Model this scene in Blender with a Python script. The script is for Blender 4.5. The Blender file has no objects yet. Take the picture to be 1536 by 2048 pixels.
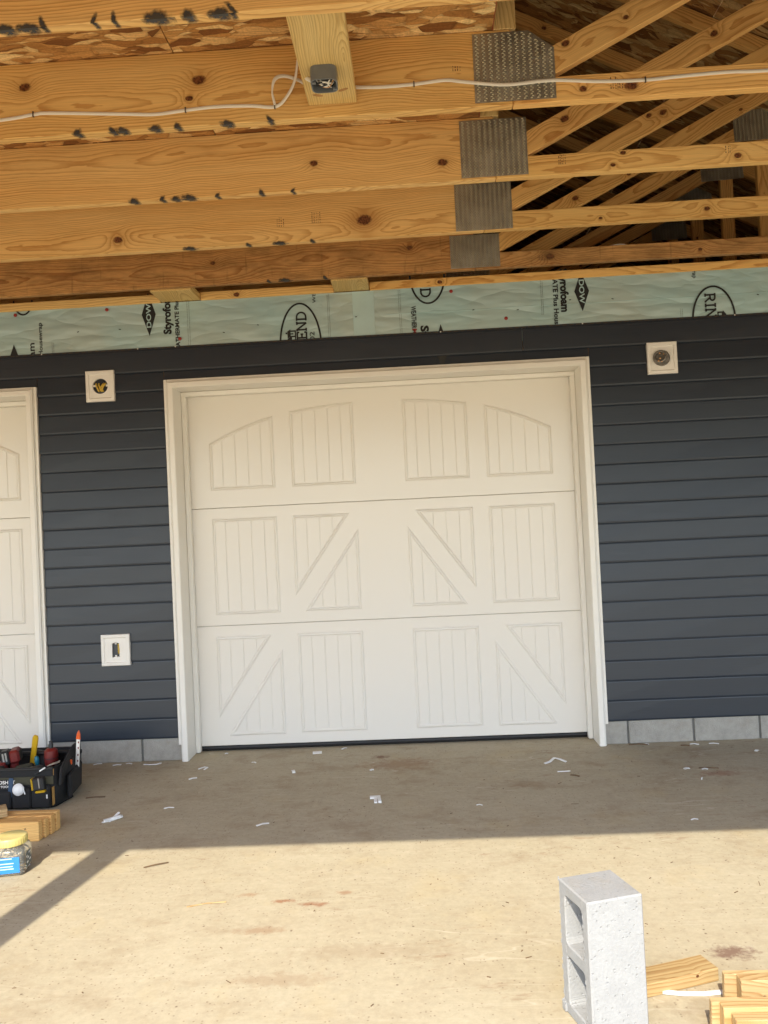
import bpy, bmesh, math, random
from mathutils import Matrix, Vector
R = math.radians
sc = bpy.context.scene
C = sc.collection
rng = random.Random(7)

# ------------------------------------------------------------------ camera, sky, sun, exposure
cam_d = bpy.data.cameras.new('camera')
cam = bpy.data.objects.new('camera', cam_d); C.objects.link(cam)
cam_d.sensor_fit = 'VERTICAL'; cam_d.sensor_height = 36.0
cam_d.lens = 36.0 * 1624.9 / 2048.0
cam_d.clip_end = 500
rt = Vector((0.99806682, 0.03991848, -0.04763553)); fw = Vector((-0.03905332, 0.99905729, 0.01895702)); up = Vector((0.04834736, -0.01706005, 0.99868488))
m = Matrix.Identity(4)
for i in range(3):
    m[i][0] = rt[i]; m[i][1] = up[i]; m[i][2] = -fw[i]
m[0][3], m[1][3], m[2][3] = 0.21162, -4.93768, 1.36198
cam.matrix_world = m
sc.camera = cam

SUN_DIR = Vector((0.178, 0.984, -0.915)).normalized()      # the way the light travels
ELEV = math.asin(-SUN_DIR.z)
world = bpy.data.worlds.new('World'); sc.world = world; world.use_nodes = True
wn = world.node_tree.nodes; wn.clear()
sky = wn.new('ShaderNodeTexSky'); sky.sky_type = 'NISHITA'; sky.sun_disc = False
sky.sun_elevation = ELEV; sky.sun_rotation = R(180 + 10.25)
bg = wn.new('ShaderNodeBackground'); bg.inputs['Strength'].default_value = 0.15
wo = wn.new('ShaderNodeOutputWorld')
world.node_tree.links.new(sky.outputs[0], bg.inputs['Color'])
world.node_tree.links.new(bg.outputs[0], wo.inputs['Surface'])
sun_d = bpy.data.lights.new('sun', 'SUN'); sun_d.energy = 2.15; sun_d.angle = R(0.53); sun_d.color = (1.0, 0.91, 0.74)
sun = bpy.data.objects.new('sun', sun_d); C.objects.link(sun)
sun.rotation_euler = SUN_DIR.to_track_quat('-Z', 'Y').to_euler()
sun.location = (-3, -12, 11)
sc.view_settings.view_transform = 'Standard'
try: sc.view_settings.look = 'None'
except Exception: pass
sc.view_settings.gamma = 1.0
sc.view_settings.exposure = 1.6
sc.view_settings.use_curve_mapping = False
sc.cycles.max_bounces = 9
sc.cycles.diffuse_bounces = 6
sc.cycles.glossy_bounces = 3
sc.cycles.transmission_bounces = 6
sc.cycles.transparent_max_bounces = 6
sc.cycles.caustics_reflective = False
sc.cycles.caustics_refractive = False

# ------------------------------------------------------------------ node helper and materials
class NT:
    def __init__(s, name):
        s.m = bpy.data.materials.new(name); s.m.use_nodes = True
        s.t = s.m.node_tree; s.t.nodes.clear()
        s.out = s.t.nodes.new('ShaderNodeOutputMaterial')
        s.b = s.t.nodes.new('ShaderNodeBsdfPrincipled')
        s.t.links.new(s.b.outputs[0], s.out.inputs['Surface'])
    def n(s, typ): return s.t.nodes.new(typ)
    def put(s, sock, v):
        if v is None: return
        if hasattr(v, 'is_output') or isinstance(v, bpy.types.NodeSocket): s.t.links.new(v, sock)
        else:
            if isinstance(v, (tuple, list)) and len(v) == 3 and sock.type == 'RGBA': v = tuple(v) + (1,)
            sock.default_value = v
    def math(s, op, a, b=None, c=None, clamp=False):
        x = s.n('ShaderNodeMath'); x.operation = op; x.use_clamp = clamp
        for i, v in enumerate((a, b, c)):
            if v is not None: s.put(x.inputs[i], v)
        return x.outputs[0]
    def vec(s, op, a, b=None):
        x = s.n('ShaderNodeVectorMath'); x.operation = op
        s.put(x.inputs[0], a)
        if b is not None: s.put(x.inputs[1], b)
        return x.outputs['Value'] if op in ('LENGTH', 'DOT_PRODUCT', 'DISTANCE') else x.outputs[0]
    def coord(s, k='Object'): return s.n('ShaderNodeTexCoord').outputs[k]
    def sep(s, v):
        x = s.n('ShaderNodeSeparateXYZ'); s.put(x.inputs[0], v); return x.outputs
    def comb(s, a, b, c):
        x = s.n('ShaderNodeCombineXYZ')
        for i, v in enumerate((a, b, c)): s.put(x.inputs[i], v)
        return x.outputs[0]
    def noise(s, v, scale, detail=3, rough=.55, dim='3D'):
        x = s.n('ShaderNodeTexNoise'); x.noise_dimensions = dim
        s.put(x.inputs['Vector'], v); s.put(x.inputs['Scale'], scale); s.put(x.inputs['Detail'], detail); s.put(x.inputs['Roughness'], rough)
        return x.outputs['Fac']
    def vor(s, v, scale, feat='F1'):
        x = s.n('ShaderNodeTexVoronoi'); x.feature = feat
        s.put(x.inputs['Vector'], v); s.put(x.inputs['Scale'], scale)
        return x.outputs
    def ramp(s, f, stops, interp='LINEAR'):
        x = s.n('ShaderNodeValToRGB'); x.color_ramp.interpolation = interp
        e = x.color_ramp.elements
        while len(e) < len(stops): e.new(.5)
        for k, (p, c) in enumerate(stops):
            e[k].position = p; e[k].color = (c, c, c, 1) if isinstance(c, (int, float)) else tuple(c) + (1,)
        s.put(x.inputs[0], f); return x.outputs[0]
    def mix(s, f, a, b, mode='MIX'):
        x = s.n('ShaderNodeMix'); x.data_type = 'RGBA'; x.blend_type = mode
        s.put(x.inputs['Factor'], f); s.put(x.inputs['A'] if False else x.inputs[6], a); s.put(x.inputs[7], b)
        return x.outputs[2]
    def mapr(s, f, a, b, c=0., d=1.):
        x = s.n('ShaderNodeMapRange'); x.clamp = True
        for i, v in enumerate((f, a, b, c, d)): s.put(x.inputs[i], v)
        return x.outputs[0]
    def bump(s, h, strength=.3, dist=.01):
        x = s.n('ShaderNodeBump'); s.put(x.inputs['Strength'], strength); s.put(x.inputs['Distance'], dist); s.put(x.inputs['Height'], h)
        s.t.links.new(x.outputs[0], s.b.inputs['Normal'])
    def rnd(s): return s.n('ShaderNodeObjectInfo').outputs['Random']
    def attr(s, name):
        x = s.n('ShaderNodeAttribute'); x.attribute_type = 'OBJECT'; x.attribute_name = name
        return x.outputs['Vector']
    def set(s, **k):
        for a, v in k.items():
            s.put(s.b.inputs[{'color': 'Base Color', 'rough': 'Roughness', 'metal': 'Metallic', 'spec': 'Specular IOR Level', 'alpha': 'Alpha', 'trans': 'Transmission Weight', 'coat': 'Coat Weight'}.get(a, a)], v)
        return s

def plain(name, col, rough=.5, metal=0., var=.12, scale=30., spec=.5):
    n = NT(name); f = n.noise(n.coord(), scale, 4)
    c = n.mix(1.0, col, n.ramp(f, [(.25, 1 - var), (.75, 1 + var * .6)]), 'MULTIPLY')
    n.set(color=c, rough=n.mapr(f, .2, .8, max(rough - .08, .03), min(rough + .08, 1)), metal=metal, spec=spec)
    return n.m

def wood(name, light, mid, dark, freq=1 / .0075, weather=0., contrast=1.):
    n = NT(name); o = n.coord(); x, y, z = n.sep(o); r = n.rnd()
    off = n.math('MULTIPLY', r, 57.)
    xs = n.math('ADD', x, off)
    lv = n.comb(n.math('MULTIPLY', xs, .9), off, 0.)
    n1 = n.math('SUBTRACT', n.noise(lv, 1.3, 2), .5)
    n2 = n.math('SUBTRACT', n.noise(n.vec('ADD', lv, (9, 3, 7)), 1.1, 2), .5)
    # knots handed over by the object: (x, z, radius)
    ring_add = None; kmask = None; kdark = None
    for k in range(4):
        kx, kz, kr = n.sep(n.attr('knot%d' % k))
        dx = n.math('MULTIPLY', n.math('SUBTRACT', x, kx), .72); dz = n.math('SUBTRACT', z, kz)
        d = n.math('SQRT', n.math('ADD', n.math('MULTIPLY', dx, dx), n.math('MULTIPLY', dz, dz)))
        q = n.math('DIVIDE', d, n.math('MAXIMUM', kr, 1e-5))
        inf = n.math('EXPONENT', n.math('MULTIPLY', n.math('POWER', n.math('DIVIDE', q, 2.2), 1.6), -1.))
        inf = n.math('MULTIPLY', inf, n.math('MULTIPLY', kr, 1.9))
        core = n.mapr(n.math('ADD', q, n.math('MULTIPLY', n.math('SUBTRACT', n.noise(o, 60., 2), .5), .7)), .75, 1.1, 1., 0.)
        core = n.math('MULTIPLY', core, n.math('GREATER_THAN', kr, .001))
        ring_add = inf if ring_add is None else n.math('ADD', ring_add, inf)
        kmask = core if kmask is None else n.math('MAXIMUM', kmask, core)
    wob = n.math('MULTIPLY', n.math('SUBTRACT', n.noise(n.comb(n.math('MULTIPLY', xs, 2.5), n.math('MULTIPLY', y, 14.), n.math('MULTIPLY', z, 14.)), 1., 4, .6), .5), .018)
    zc = n.math('ADD', n.math('MULTIPLY', n.math('SUBTRACT', n.math('FRACT', n.math('MULTIPLY', r, 13.7)), .5), .16), n.math('MULTIPLY', n1, .17))
    yc = n.math('ADD', n.math('MULTIPLY', n2, .10), .055)
    dy = n.math('SUBTRACT', y, yc); dz = n.math('SUBTRACT', z, zc)
    rad = n.math('SQRT', n.math('ADD', n.math('MULTIPLY', dy, dy), n.math('MULTIPLY', dz, dz)))
    rad = n.math('ADD', n.math('ADD', rad, wob), ring_add)
    rv = n.math('ADD', n.math('MULTIPLY', rad, freq), n.math('MULTIPLY', n.noise(n.comb(off, n.math('MULTIPLY', rad, 30.), 0.), 1., 2), 3.))
    fr = n.math('FRACT', rv)
    late = n.ramp(fr, [(0., .05), (.45, .12), (.82, .85 * contrast), (.93, 1. * contrast), (1., .05)])
    tone = n.noise(n.comb(n.math('MULTIPLY', xs, .8), n.math('MULTIPLY', y, 8.), n.math('MULTIPLY', z, 8.)), 1., 4)
    late = n.math('MULTIPLY', late, n.mapr(tone, .3, .7, .55, 1.))
    base = n.mix(n.mapr(tone, .3, .7), light, mid)
    col = n.mix(late, base, dark)
    fib = n.noise(n.comb(n.math('MULTIPLY', xs, 6.), n.math('MULTIPLY', y, 300.), n.math('MULTIPLY', z, 300.)), 1., 3)
    col = n.mix(1., col, n.ramp(fib, [(.25, .84), (.75, 1.08)]), 'MULTIPLY')
    halo = n.mapr(n.math('MULTIPLY', ring_add, 26.), .1, .9, 0., .6)
    col = n.mix(halo, col, tuple(c * .75 for c in dark))
    kc = n.mix(n.mapr(n.noise(o, 110., 3), .35, .65), (.05, .016, .007), (.24, .085, .028))
    col = n.mix(kmask, col, kc)
    hue = n.math('FRACT', n.math('MULTIPLY', r, 7.31))
    col = n.mix(1., col, n.ramp(hue, [(0., (.84, .80, .72)), (.35, (1.04, 1.03, 1.)), (.7, (.94, .93, .95)), (1., (1.08, 1.0, .88))]), 'MULTIPLY')
    if weather:
        st = n.mapr(n.noise(n.comb(n.math('MULTIPLY', xs, 5.), off, n.math('MULTIPLY', z, 22.)), 1., 6, .7), .42, .7, 0., weather)
        col = n.mix(st, col, (.11, .06, .022))
        vb = n.mapr(n.noise(n.comb(n.math('MULTIPLY', xs, 30.), off, n.math('MULTIPLY', z, 3.)), 1., 3), .62, .75, 0., weather * .7)
        col = n.mix(vb, col, (.05, .03, .014))
    n.set(color=col, rough=n.mapr(fib, .2, .8, .5, .7), spec=.3)
    n.bump(n.math('ADD', n.math('MULTIPLY', fr, .4), fib), .12, .002)
    return n.m

def osb(name, dim=1.):
    n = NT(name); o = n.coord(); r = n.rnd()
    o2 = n.vec('ADD', o, n.comb(n.math('MULTIPLY', r, 31.), n.math('MULTIPLY', r, 17.), 0.))
    w = n.n('ShaderNodeTexNoise'); n.put(w.inputs['Vector'], o2); w.inputs['Scale'].default_value = 9.; w.inputs['Detail'].default_value = 2.
    o3 = n.vec('ADD', o2, n.vec('MULTIPLY', n.vec('SUBTRACT', w.outputs['Color'], (.5, .5, .5)), (.05, .05, .05)))
    col = None; h = None
    for i, (a, sx, sy) in enumerate(((.25, 8., 30.), (.95, 9., 33.), (1.65, 11., 30.), (2.35, 8., 36.), (2.95, 9., 27.))):
        mp = n.n('ShaderNodeMapping'); mp.inputs['Rotation'].default_value = (0, 0, a); mp.inputs['Scale'].default_value = (sx, sy, 1.); mp.inputs['Location'].default_value = (i * 3.3, i * 5.1, 0)
        n.put(mp.inputs['Vector'], o3)
        v = n.vor(mp.outputs[0], 1.); ed = n.vor(mp.outputs[0], 1., 'DISTANCE_TO_EDGE')
        cr = n.sep(v['Color'])
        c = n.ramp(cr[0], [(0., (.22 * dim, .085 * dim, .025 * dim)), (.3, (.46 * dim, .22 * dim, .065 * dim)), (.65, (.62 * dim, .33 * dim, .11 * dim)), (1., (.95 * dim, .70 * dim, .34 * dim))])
        c = n.mix(n.mapr(ed['Distance'], 0., .07, .38, 0.), c, (.07 * dim, .025 * dim, .008 * dim))
        px_, py_, pz_ = n.sep(mp.outputs[0]); fb = n.noise(n.comb(n.math('MULTIPLY', px_, .6), n.math('MULTIPLY', py_, 5.), cr[2]), 1., 3); c = n.mix(1., c, n.ramp(fb, [(.3, .72), (.7, 1.15)]), 'MULTIPLY')
        if col is None: col = c; h = cr[0]
        else:
            msk = n.math('GREATER_THAN', cr[1], .52)
            col = n.mix(msk, col, c); h = n.math('ADD', h, n.math('MULTIPLY', msk, cr[0]))
    fine = n.noise(o2, 120., 3)
    col = n.mix(1., col, n.ramp(fine, [(.25, .75), (.75, 1.12)]), 'MULTIPLY')
    n.set(color=col, rough=.6, spec=.35); n.bump(h, .3, .004)
    return n.m

def siding_mat():
    n = NT('dark_vinyl'); o = n.coord(); x, y, z = n.sep(o); r = n.rnd()
    g = n.noise(n.comb(n.math('MULTIPLY', n.math('ADD', x, n.math('MULTIPLY', r, 9.)), 3.), 0., n.math('MULTIPLY', z, 160.)), 1., 4, .6)
    col = n.mix(n.mapr(g, .3, .7), (.0160, .0225, .0345), (.0200, .0275, .0405))
    d = n.noise(o, 2.2, 4); col = n.mix(n.mapr(d, .55, .8, 0., .2), col, (.034, .036, .038))
    n.set(color=col, rough=n.mapr(g, .3, .7, .30, .42), spec=.42); n.bump(g, .12, .002)
    return n.m

def white_paint(name, col, rough=.35, grain=0.):
    n = NT(name); o = n.coord(); x, y, z = n.sep(o)
    c = col
    g = n.noise(n.comb(n.math('MULTIPLY', x, 6.), y, n.math('MULTIPLY', z, 70.)), 1., 5, .6)
    n.set(color=c, rough=rough, spec=.5)
    if grain: n.bump(g, grain, .0015)
    return n.m

def wrap_mat():
    n = NT('housewrap_film'); o = n.coord(); x, y, z = n.sep(o)
    p = n.comb(x, z, 0.)
    a = n.noise(n.comb(n.math('MULTIPLY', n.math('ADD', x, n.math('MULTIPLY', z, 1.1)), 2.2), n.math('MULTIPLY', z, 6.), 0.), 1.2, 2, .4)
    b = n.noise(n.comb(n.math('MULTIPLY', n.math('SUBTRACT', x, n.math('MULTIPLY', z, .7)), 2.6), n.math('MULTIPLY', z, 9.), 4.), 1.1, 2, .4)
    c = n.noise(p, 2.1, 3)
    col = n.mix(n.mapr(c, .35, .65), (.45, .555, .525), (.40, .58, .585))
    col = n.mix(n.mapr(b, .55, .8, 0., .3), col, (.58, .70, .68))
    n.set(color=col, rough=.28, spec=.55)
    rid = n.math('ABSOLUTE', n.math('SUBTRACT', a, .5)); rid2 = n.math('ABSOLUTE', n.math('SUBTRACT', b, .5))
    n.bump(n.math('ADD', rid, n.math('MULTIPLY', rid2, .8)), 1., .03)
    return n.m

def slab_mat():
    n = NT('slab_concrete'); o = n.coord(); x, y, z = n.sep(o)
    big = n.noise(o, .9, 5, .6); med = n.noise(o, 5., 6, .65); fine = n.noise(o, 38., 6, .78); spk = n.noise(o, 260., 2)
    streak = n.noise(n.comb(n.math('MULTIPLY', x, 1.2), n.math('MULTIPLY', y, 26.), 0.), 1., 5, .65)
    col = n.mix(n.mapr(big, .35, .65), (.475, .42, .305), (.435, .38, .268))
    col = n.mix(n.mapr(med, .46, .72, 0., .45), col, (.38, .31, .21))
    col = n.mix(n.mapr(streak, .55, .75, 0., .35), col, (.58, .52, .40))
    col = n.mix(n.mapr(streak, .42, .28, 0., .18), col, (.33, .265, .17))
    col = n.mix(1., col, n.ramp(fine, [(.28, .84), (.72, 1.08)]), 'MULTIPLY')
    iso = n.noise(n.vec('ADD', o, (5, 3, 0)), 13., 7, .72); col = n.mix(n.mapr(iso, .52, .68, 0., .25), col, (.36, .295, .20)); col = n.mix(n.mapr(iso, .45, .33, 0., .22), col, (.56, .50, .385))
    yel = n.noise(o, 2.1, 5, .65); col = n.mix(n.mapr(yel, .55, .7, 0., .3), col, (.50, .395, .21))
    scr = n.math('ABSOLUTE', n.math('SUBTRACT', n.noise(n.comb(n.math('MULTIPLY', x, .7), n.math('MULTIPLY', n.math('ADD', y, n.math('MULTIPLY', x, .09)), 5.), 7.), 1.6, 2, .4), .5)); col = n.mix(n.math('MULTIPLY', n.mapr(scr, 0., .006, .5, 0.), n.mapr(big, .45, .6)), col, (.66, .60, .48))
    # ground-in mud, more of it under the roof by the door
    mud = n.noise(n.comb(n.math('MULTIPLY', x, 1.), n.math('MULTIPLY', y, 1.5), 3.), 3.2, 9, .75)
    mm = n.math('MULTIPLY', n.mapr(mud, .52, .70), n.mapr(y, -2.2, -.4, .30, .5))
    col = n.mix(mm, col, (.235, .155, .085))
    # scuffs: short brown smears
    sv = n.comb(n.math('MULTIPLY', n.math('ADD', x, n.math('MULTIPLY', y, .5)), 5.), n.math('MULTIPLY', n.math('SUBTRACT', y, n.math('MULTIPLY', x, .15)), 17.), 1.)
    sc_ = n.mapr(n.math('MULTIPLY', n.noise(sv, 1., 6, .75), n.mapr(n.noise(o, 1.7, 2), .4, .6, .8, 1.1)), .61, .72, 0., .5)
    col = n.mix(sc_, col, (.27, .17, .10))
    for (bx, by, rx, ry, k, c) in ((1.122, -2.365, .085, .045, .9, (.19, .115, .085)), (-.35, -1.926, .05, .02, .8, (.30, .14, .07)), (-.229, -1.958, .06, .025, .8, (.29, .14, .075)), (-.123, -1.872, .035, .02, .6, (.31, .16, .08)),
                              (-.483, -1.868, .05, .02, .5, (.33, .19, .10)), (-.392, -2.14, .12, .03, .55, (.31, .19, .11)), (.05, -.25, .25, .13, .45, (.24, .11, .05)), (-.071, -.09, .06, .04, .75, (.16, .07, .04)), (1.72, -.62, .13, .05, .5, (.27, .10, .06)),
                              (-.27, -2.453, .2, .05, .4, (.30, .2, .12)), (1.02, -2.66, .2, .16, .35, (.25, .18, .11)), (.0, -2.3, .35, .06, .3, (.30, .22, .14))):
        dx = n.math('DIVIDE', n.math('SUBTRACT', x, bx), rx); dy = n.math('DIVIDE', n.math('SUBTRACT', y, by), ry)
        d = n.math('ADD', n.math('SQRT', n.math('ADD', n.math('MULTIPLY', dx, dx), n.math('MULTIPLY', dy, dy))), n.math('MULTIPLY', n.math('SUBTRACT', n.noise(o, 28., 5, .7), .5), 2.6))
        col = n.mix(n.mapr(d, .35, 1., k, 0.), col, c)
    # dark specks
    vs = n.vor(o, 22.); cs = n.sep(vs['Color'])
    sp = n.math('MULTIPLY', n.mapr(n.math('ADD', vs['Distance'], n.math('MULTIPLY', n.math('SUBTRACT', fine, .5), .2)), .05, .11, 1., 0.), n.math('GREATER_THAN', cs[0], .66))
    col = n.mix(n.math('MULTIPLY', sp, .7), col, (.10, .06, .035))
    vs2 = n.vor(o, 75.); cs2 = n.sep(vs2['Color'])
    sp2 = n.math('MULTIPLY', n.mapr(vs2['Distance'], .14, .3, 1., 0.), n.math('GREATER_THAN', cs2[0], .74))
    col = n.mix(n.math('MULTIPLY', sp2, .5), col, (.15, .10, .06))
    n.set(color=col, rough=n.mapr(med, .3, .7, .75, .92), spec=.25)
    n.bump(n.math('ADD', n.math('ADD', n.math('MULTIPLY', streak, .6), fine), n.math('MULTIPLY', spk, .5)), .16, .004)
    return n.m

def cmu_mat(name, a, b):
    n = NT(name); o = n.coord(); f = n.noise(o, 16., 6, .7); g = n.noise(o, 140., 4, .7); p = n.vor(o, 95.)
    col = n.mix(n.mapr(f, .35, .65), a, b)
    col = n.mix(1., col, n.ramp(g, [(.3, .93), (.7, 1.04)]), 'MULTIPLY')
    sm = n.noise(n.vec('ADD', o, (3, 1, 2)), 7., 6, .7); col = n.mix(n.mapr(sm, .56, .72, 0., .35), col, tuple(k * q for k, q in zip(a, (.9, .78, .6))))
    pit = n.math('MULTIPLY', n.mapr(p['Distance'], .18, .32, 1., 0.), n.math('GREATER_THAN', n.sep(p['Color'])[0], .72))
    col = n.mix(n.math('MULTIPLY', pit, .03), col, tuple(k * .45 for k in a))
    n.set(color=col, rough=.92, spec=.2); n.bump(n.math('SUBTRACT', n.math('ADD', g, n.math('MULTIPLY', f, .5)), n.math('MULTIPLY', pit, .8)), n.mapr(f, 0., 1., .45, .7), .004)
    return n.m

def spray_mat():
    n = NT('spray_paint'); u = n.coord('UV'); uu = n.vec('SUBTRACT', n.vec('MULTIPLY', u, (2, 2, 0)), (1, 1, 0))
    d = n.vec('LENGTH', uu); w = n.noise(n.coord(), 45., 4, .6)
    a = n.mapr(n.math('ADD', d, n.math('MULTIPLY', n.math('SUBTRACT', w, .5), 1.3)), .42, .92, .82, 0.)
    n.set(color=(.045, .05, .055), rough=.5, alpha=a); return n.m

def ground_mat():
    n = NT('pale_ground'); o = n.coord(); f = n.noise(o, 1.3, 8, .7); g = n.noise(o, .15, 4)
    col = n.mix(n.mapr(f, .35, .65), (.50, .40, .27), (.58, .48, .34)); col = n.mix(n.mapr(g, .5, .7, 0., .6), col, (.20, .19, .09))  # ground out of view, made pale to bounce more light under the roof
    n.set(color=col, rough=.95, spec=.1); n.bump(f, .6, .05); return n.m

M = {}
M['pine'] = wood('pine', (.93, .64, .26), (.87, .545, .19), (.54, .25, .062), contrast=.9)
M['pine_web'] = wood('pine_web', (.86, .56, .215), (.78, .45, .15), (.48, .21, .05))
M['pine_stain'] = wood('pine_stain', (.66, .38, .14), (.55, .29, .10), (.30, .12, .033), weather=.6)
M['pine_pale'] = wood('pine_pale', (.84, .65, .30), (.77, .56, .23), (.52, .32, .10))
M['pine_cut'] = wood('pine_cut', (.58, .45, .25), (.52, .37, .18), (.34, .19, .07), freq=1 / .011)
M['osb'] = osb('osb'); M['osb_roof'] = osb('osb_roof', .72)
M['vinyl'] = siding_mat()
M['door'] = white_paint('door_steel', (.765, .735, .68), .26, .0)
M['trim'] = white_paint('white_trim', (.80, .775, .72), .38)
M['white'] = white_paint('white_plastic', (.80, .775, .73), .4)
M['scrap'] = plain('white_scrap', (.80, .80, .79), .45, 0, .06)
M['wrap'] = wrap_mat()
M['wrap_patch'] = plain('wrap_patch', (.48, .65, .65), .4, 0, .1, 6.)
M['slab'] = slab_mat(); M['ground'] = ground_mat()
M['block'] = cmu_mat('grey_block', (.345, .352, .36), (.315, .322, .33)); M['cmu'] = cmu_mat('foundation_block', (.385, .37, .335), (.30, .288, .26))
M['mortar'] = cmu_mat('mortar', (.20, .20, .19), (.16, .16, .15))
M['galv'] = plain('galvanised', (.46, .43, .36), .5, .85, .3, 14.); M['slot'] = plain('slot_dark', (.07, .052, .032), .8)
M['tooth'] = plain('tooth_steel', (.42, .37, .25), .5, .8)
M['ink'] = plain('black_ink', (.012, .013, .013), .5); M['ink_soft'] = plain('grey_ink', (.09, .11, .11), .6); M['cap_red'] = plain('red_cap', (.32, .03, .025), .4)
M['spray'] = spray_mat()
M['cable'] = plain('cable_jacket', (.78, .74, .64), .4, 0, .05); M['staple'] = plain('staple_steel', (.12, .09, .07), .5, .6)
M['box'] = plain('grey_pvc', (.15, .16, .165), .4); M['dark'] = plain('dark_inside', (.02, .016, .012), .8)
M['wire_black'] = plain('wire_black', (.015, .015, .015), .4); M['wire_bare'] = plain('wire_copper', (.55, .30, .14), .3, .8); M['wire_yellow'] = plain('wire_yellow', (.62, .42, .06), .4)
M['rubber'] = plain('rubber', (.012, .012, .013), .6); M['canvas'] = plain('black_canvas', (.013, .013, .014), .85, 0, .4, 90.); M['canvas_in'] = plain('bag_lining', (.02, .02, .019), .9, 0, .4, 60.)
M['olive'] = plain('olive_webbing', (.055, .052, .030), .8, 0, .25, 120.); M['red_tool'] = plain('red_housing', (.17, .014, .011), .45); M['black_tool'] = plain('black_housing', (.02, .02, .021), .5)
M['yellow'] = plain('yellow_grip', (.60, .36, .012), .42); M['teal'] = plain('teal_handle', (.01, .15, .22), .35); M['orange'] = plain('orange_plastic', (.75, .11, .012), .4)
M['steel'] = plain('steel', (.5, .5, .5), .35, .9); M['blue'] = plain('blue_strap', (.035, .07, .13), .7); M['zip'] = plain('zip_tan', (.45, .25, .07), .5)
M['lid'] = plain('yellow_lid', (.60, .50, .17), .35, 0, .06); M['label_blue'] = plain('label_blue', (.03, .22, .60), .35, 0, .1); M['red_edge'] = plain('edge_paint', (.42, .05, .03), .6)
M['stamp_ink'] = plain('stamp_ink', (.16, .07, .03), .6)
M['socket'] = plain('socket_metal', (.20, .185, .165), .45, .4, .4, 60.)
M['screw'] = plain('screw_metal', (.62, .60, .52), .4, .5)
M['sawdust'] = plain('sawdust', (.17, .105, .055), .8, 0, .5, 8.)
def glass_mat():
    n = NT('clear_plastic'); n.set(color=(.92, .93, .90), rough=.12, trans=.9, spec=.5); n.b.inputs['IOR'].default_value = 1.2; return n.m
M['clear'] = glass_mat()

# ------------------------------------------------------------------ mesh helpers
class MB:
    def __init__(s): s.v = []; s.f = []; s.mi = []
    def add(s, vs, fs, mi=0):
        o = len(s.v); s.v += [tuple(v) for v in vs]; s.f += [tuple(i + o for i in f) for f in fs]; s.mi += [mi] * len(fs); return s
    def box(s, a, b, mi=0, mat=None):
        x0, y0, z0 = a; x1, y1, z1 = b
        vs = [Vector(v) for v in ((x0, y0, z0), (x1, y0, z0), (x1, y1, z0), (x0, y1, z0), (x0, y0, z1), (x1, y0, z1), (x1, y1, z1), (x0, y1, z1))]
        if mat: vs = [mat @ v for v in vs]
        return s.add(vs, [(0, 3, 2, 1), (4, 5, 6, 7), (0, 1, 5, 4), (1, 2, 6, 5), (2, 3, 7, 6), (3, 0, 4, 7)], mi)
    def poly(s, pts, mi=0): return s.add(pts, [tuple(range(len(pts)))], mi)
    def prism(s, pts, d, mi=0):
        n = len(pts); d = Vector(d); a = [Vector(p) for p in pts]; b = [p + d for p in a]
        return s.add(a + b, [tuple(range(n))[::-1], tuple(range(n, 2 * n))] + [(i, (i + 1) % n, n + (i + 1) % n, n + i) for i in range(n)], mi)
    def rings(s, rs, mi=0, cap=True):
        n = len(rs[0]); vs = [p for r in rs for p in r]; fs = []
        for k in range(len(rs) - 1):
            fs += [(k * n + i, k * n + (i + 1) % n, (k + 1) * n + (i + 1) % n, (k + 1) * n + i) for i in range(n)]
        if cap: fs += [tuple(range(n))[::-1], tuple(range((len(rs) - 1) * n, len(rs) * n))]
        return s.add(vs, fs, mi)
    def tube(s, pts, ra, rb=None, n=8, mi=0, upv=(0, 0, 1)):
        rb = rb or ra; P = [Vector(p) for p in pts]; rs = []
        for i, p in enumerate(P):
            t = (P[min(i + 1, len(P) - 1)] - P[max(i - 1, 0)]).normalized(); u = Vector(upv)
            sx = t.cross(u)
            if sx.length < 1e-3: sx = t.cross(Vector((1, .3, 0)))
            sx.normalize(); uy = sx.cross(t).normalized()
            rs.append([p + sx * (rb * math.cos(2 * math.pi * k / n)) + uy * (ra * math.sin(2 * math.pi * k / n)) for k in range(n)])
        return s.rings(rs, mi)
    def lathe(s, prof, c, n=24, mi=0, ax='z'):
        rs = []
        for r, h in prof:
            rs.append([Vector((c[0] + r * math.cos(2 * math.pi * k / n), c[1] + r * math.sin(2 * math.pi * k / n), c[2] + h)) if ax == 'z' else
                       Vector((c[0] + r * math.cos(2 * math.pi * k / n), c[1] - h, c[2] + r * math.sin(2 * math.pi * k / n))) for k in range(n)])
        return s.rings(rs, mi)

def link(name, mesh, parent=None, loc=None, rot=None):
    o = bpy.data.objects.new(name, mesh); C.objects.link(o)
    if parent: o.parent = parent
    if loc: o.location = loc
    if rot: o.rotation_euler = rot
    return o
def build(name, mb, mats, parent=None, loc=None, rot=None, bevel=0., smooth=False, stuff=False, recalc=True):
    me = bpy.data.meshes.new(name); me.from_pydata(mb.v, [], mb.f)
    mats = mats if isinstance(mats, (list, tuple)) else [mats]
    for q in mats: me.materials.append(M[q])
    me.polygons.foreach_set('material_index', mb.mi)
    if bevel or recalc:
        bm = bmesh.new(); bm.from_mesh(me)
        if recalc: bmesh.ops.recalc_face_normals(bm, faces=bm.faces)
        if bevel: bmesh.ops.bevel(bm, geom=bm.edges, offset=bevel, segments=1, affect='EDGES', clamp_overlap=True)
        bm.to_mesh(me); bm.free()
    if smooth:
        for p in me.polygons: p.use_smooth = True
        try: me.set_sharp_from_angle(angle=R(40))
        except Exception: pass
    me.update()
    o = link(name, me, parent, loc, rot)
    if stuff: o['kind'] = 'stuff'
    return o
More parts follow.
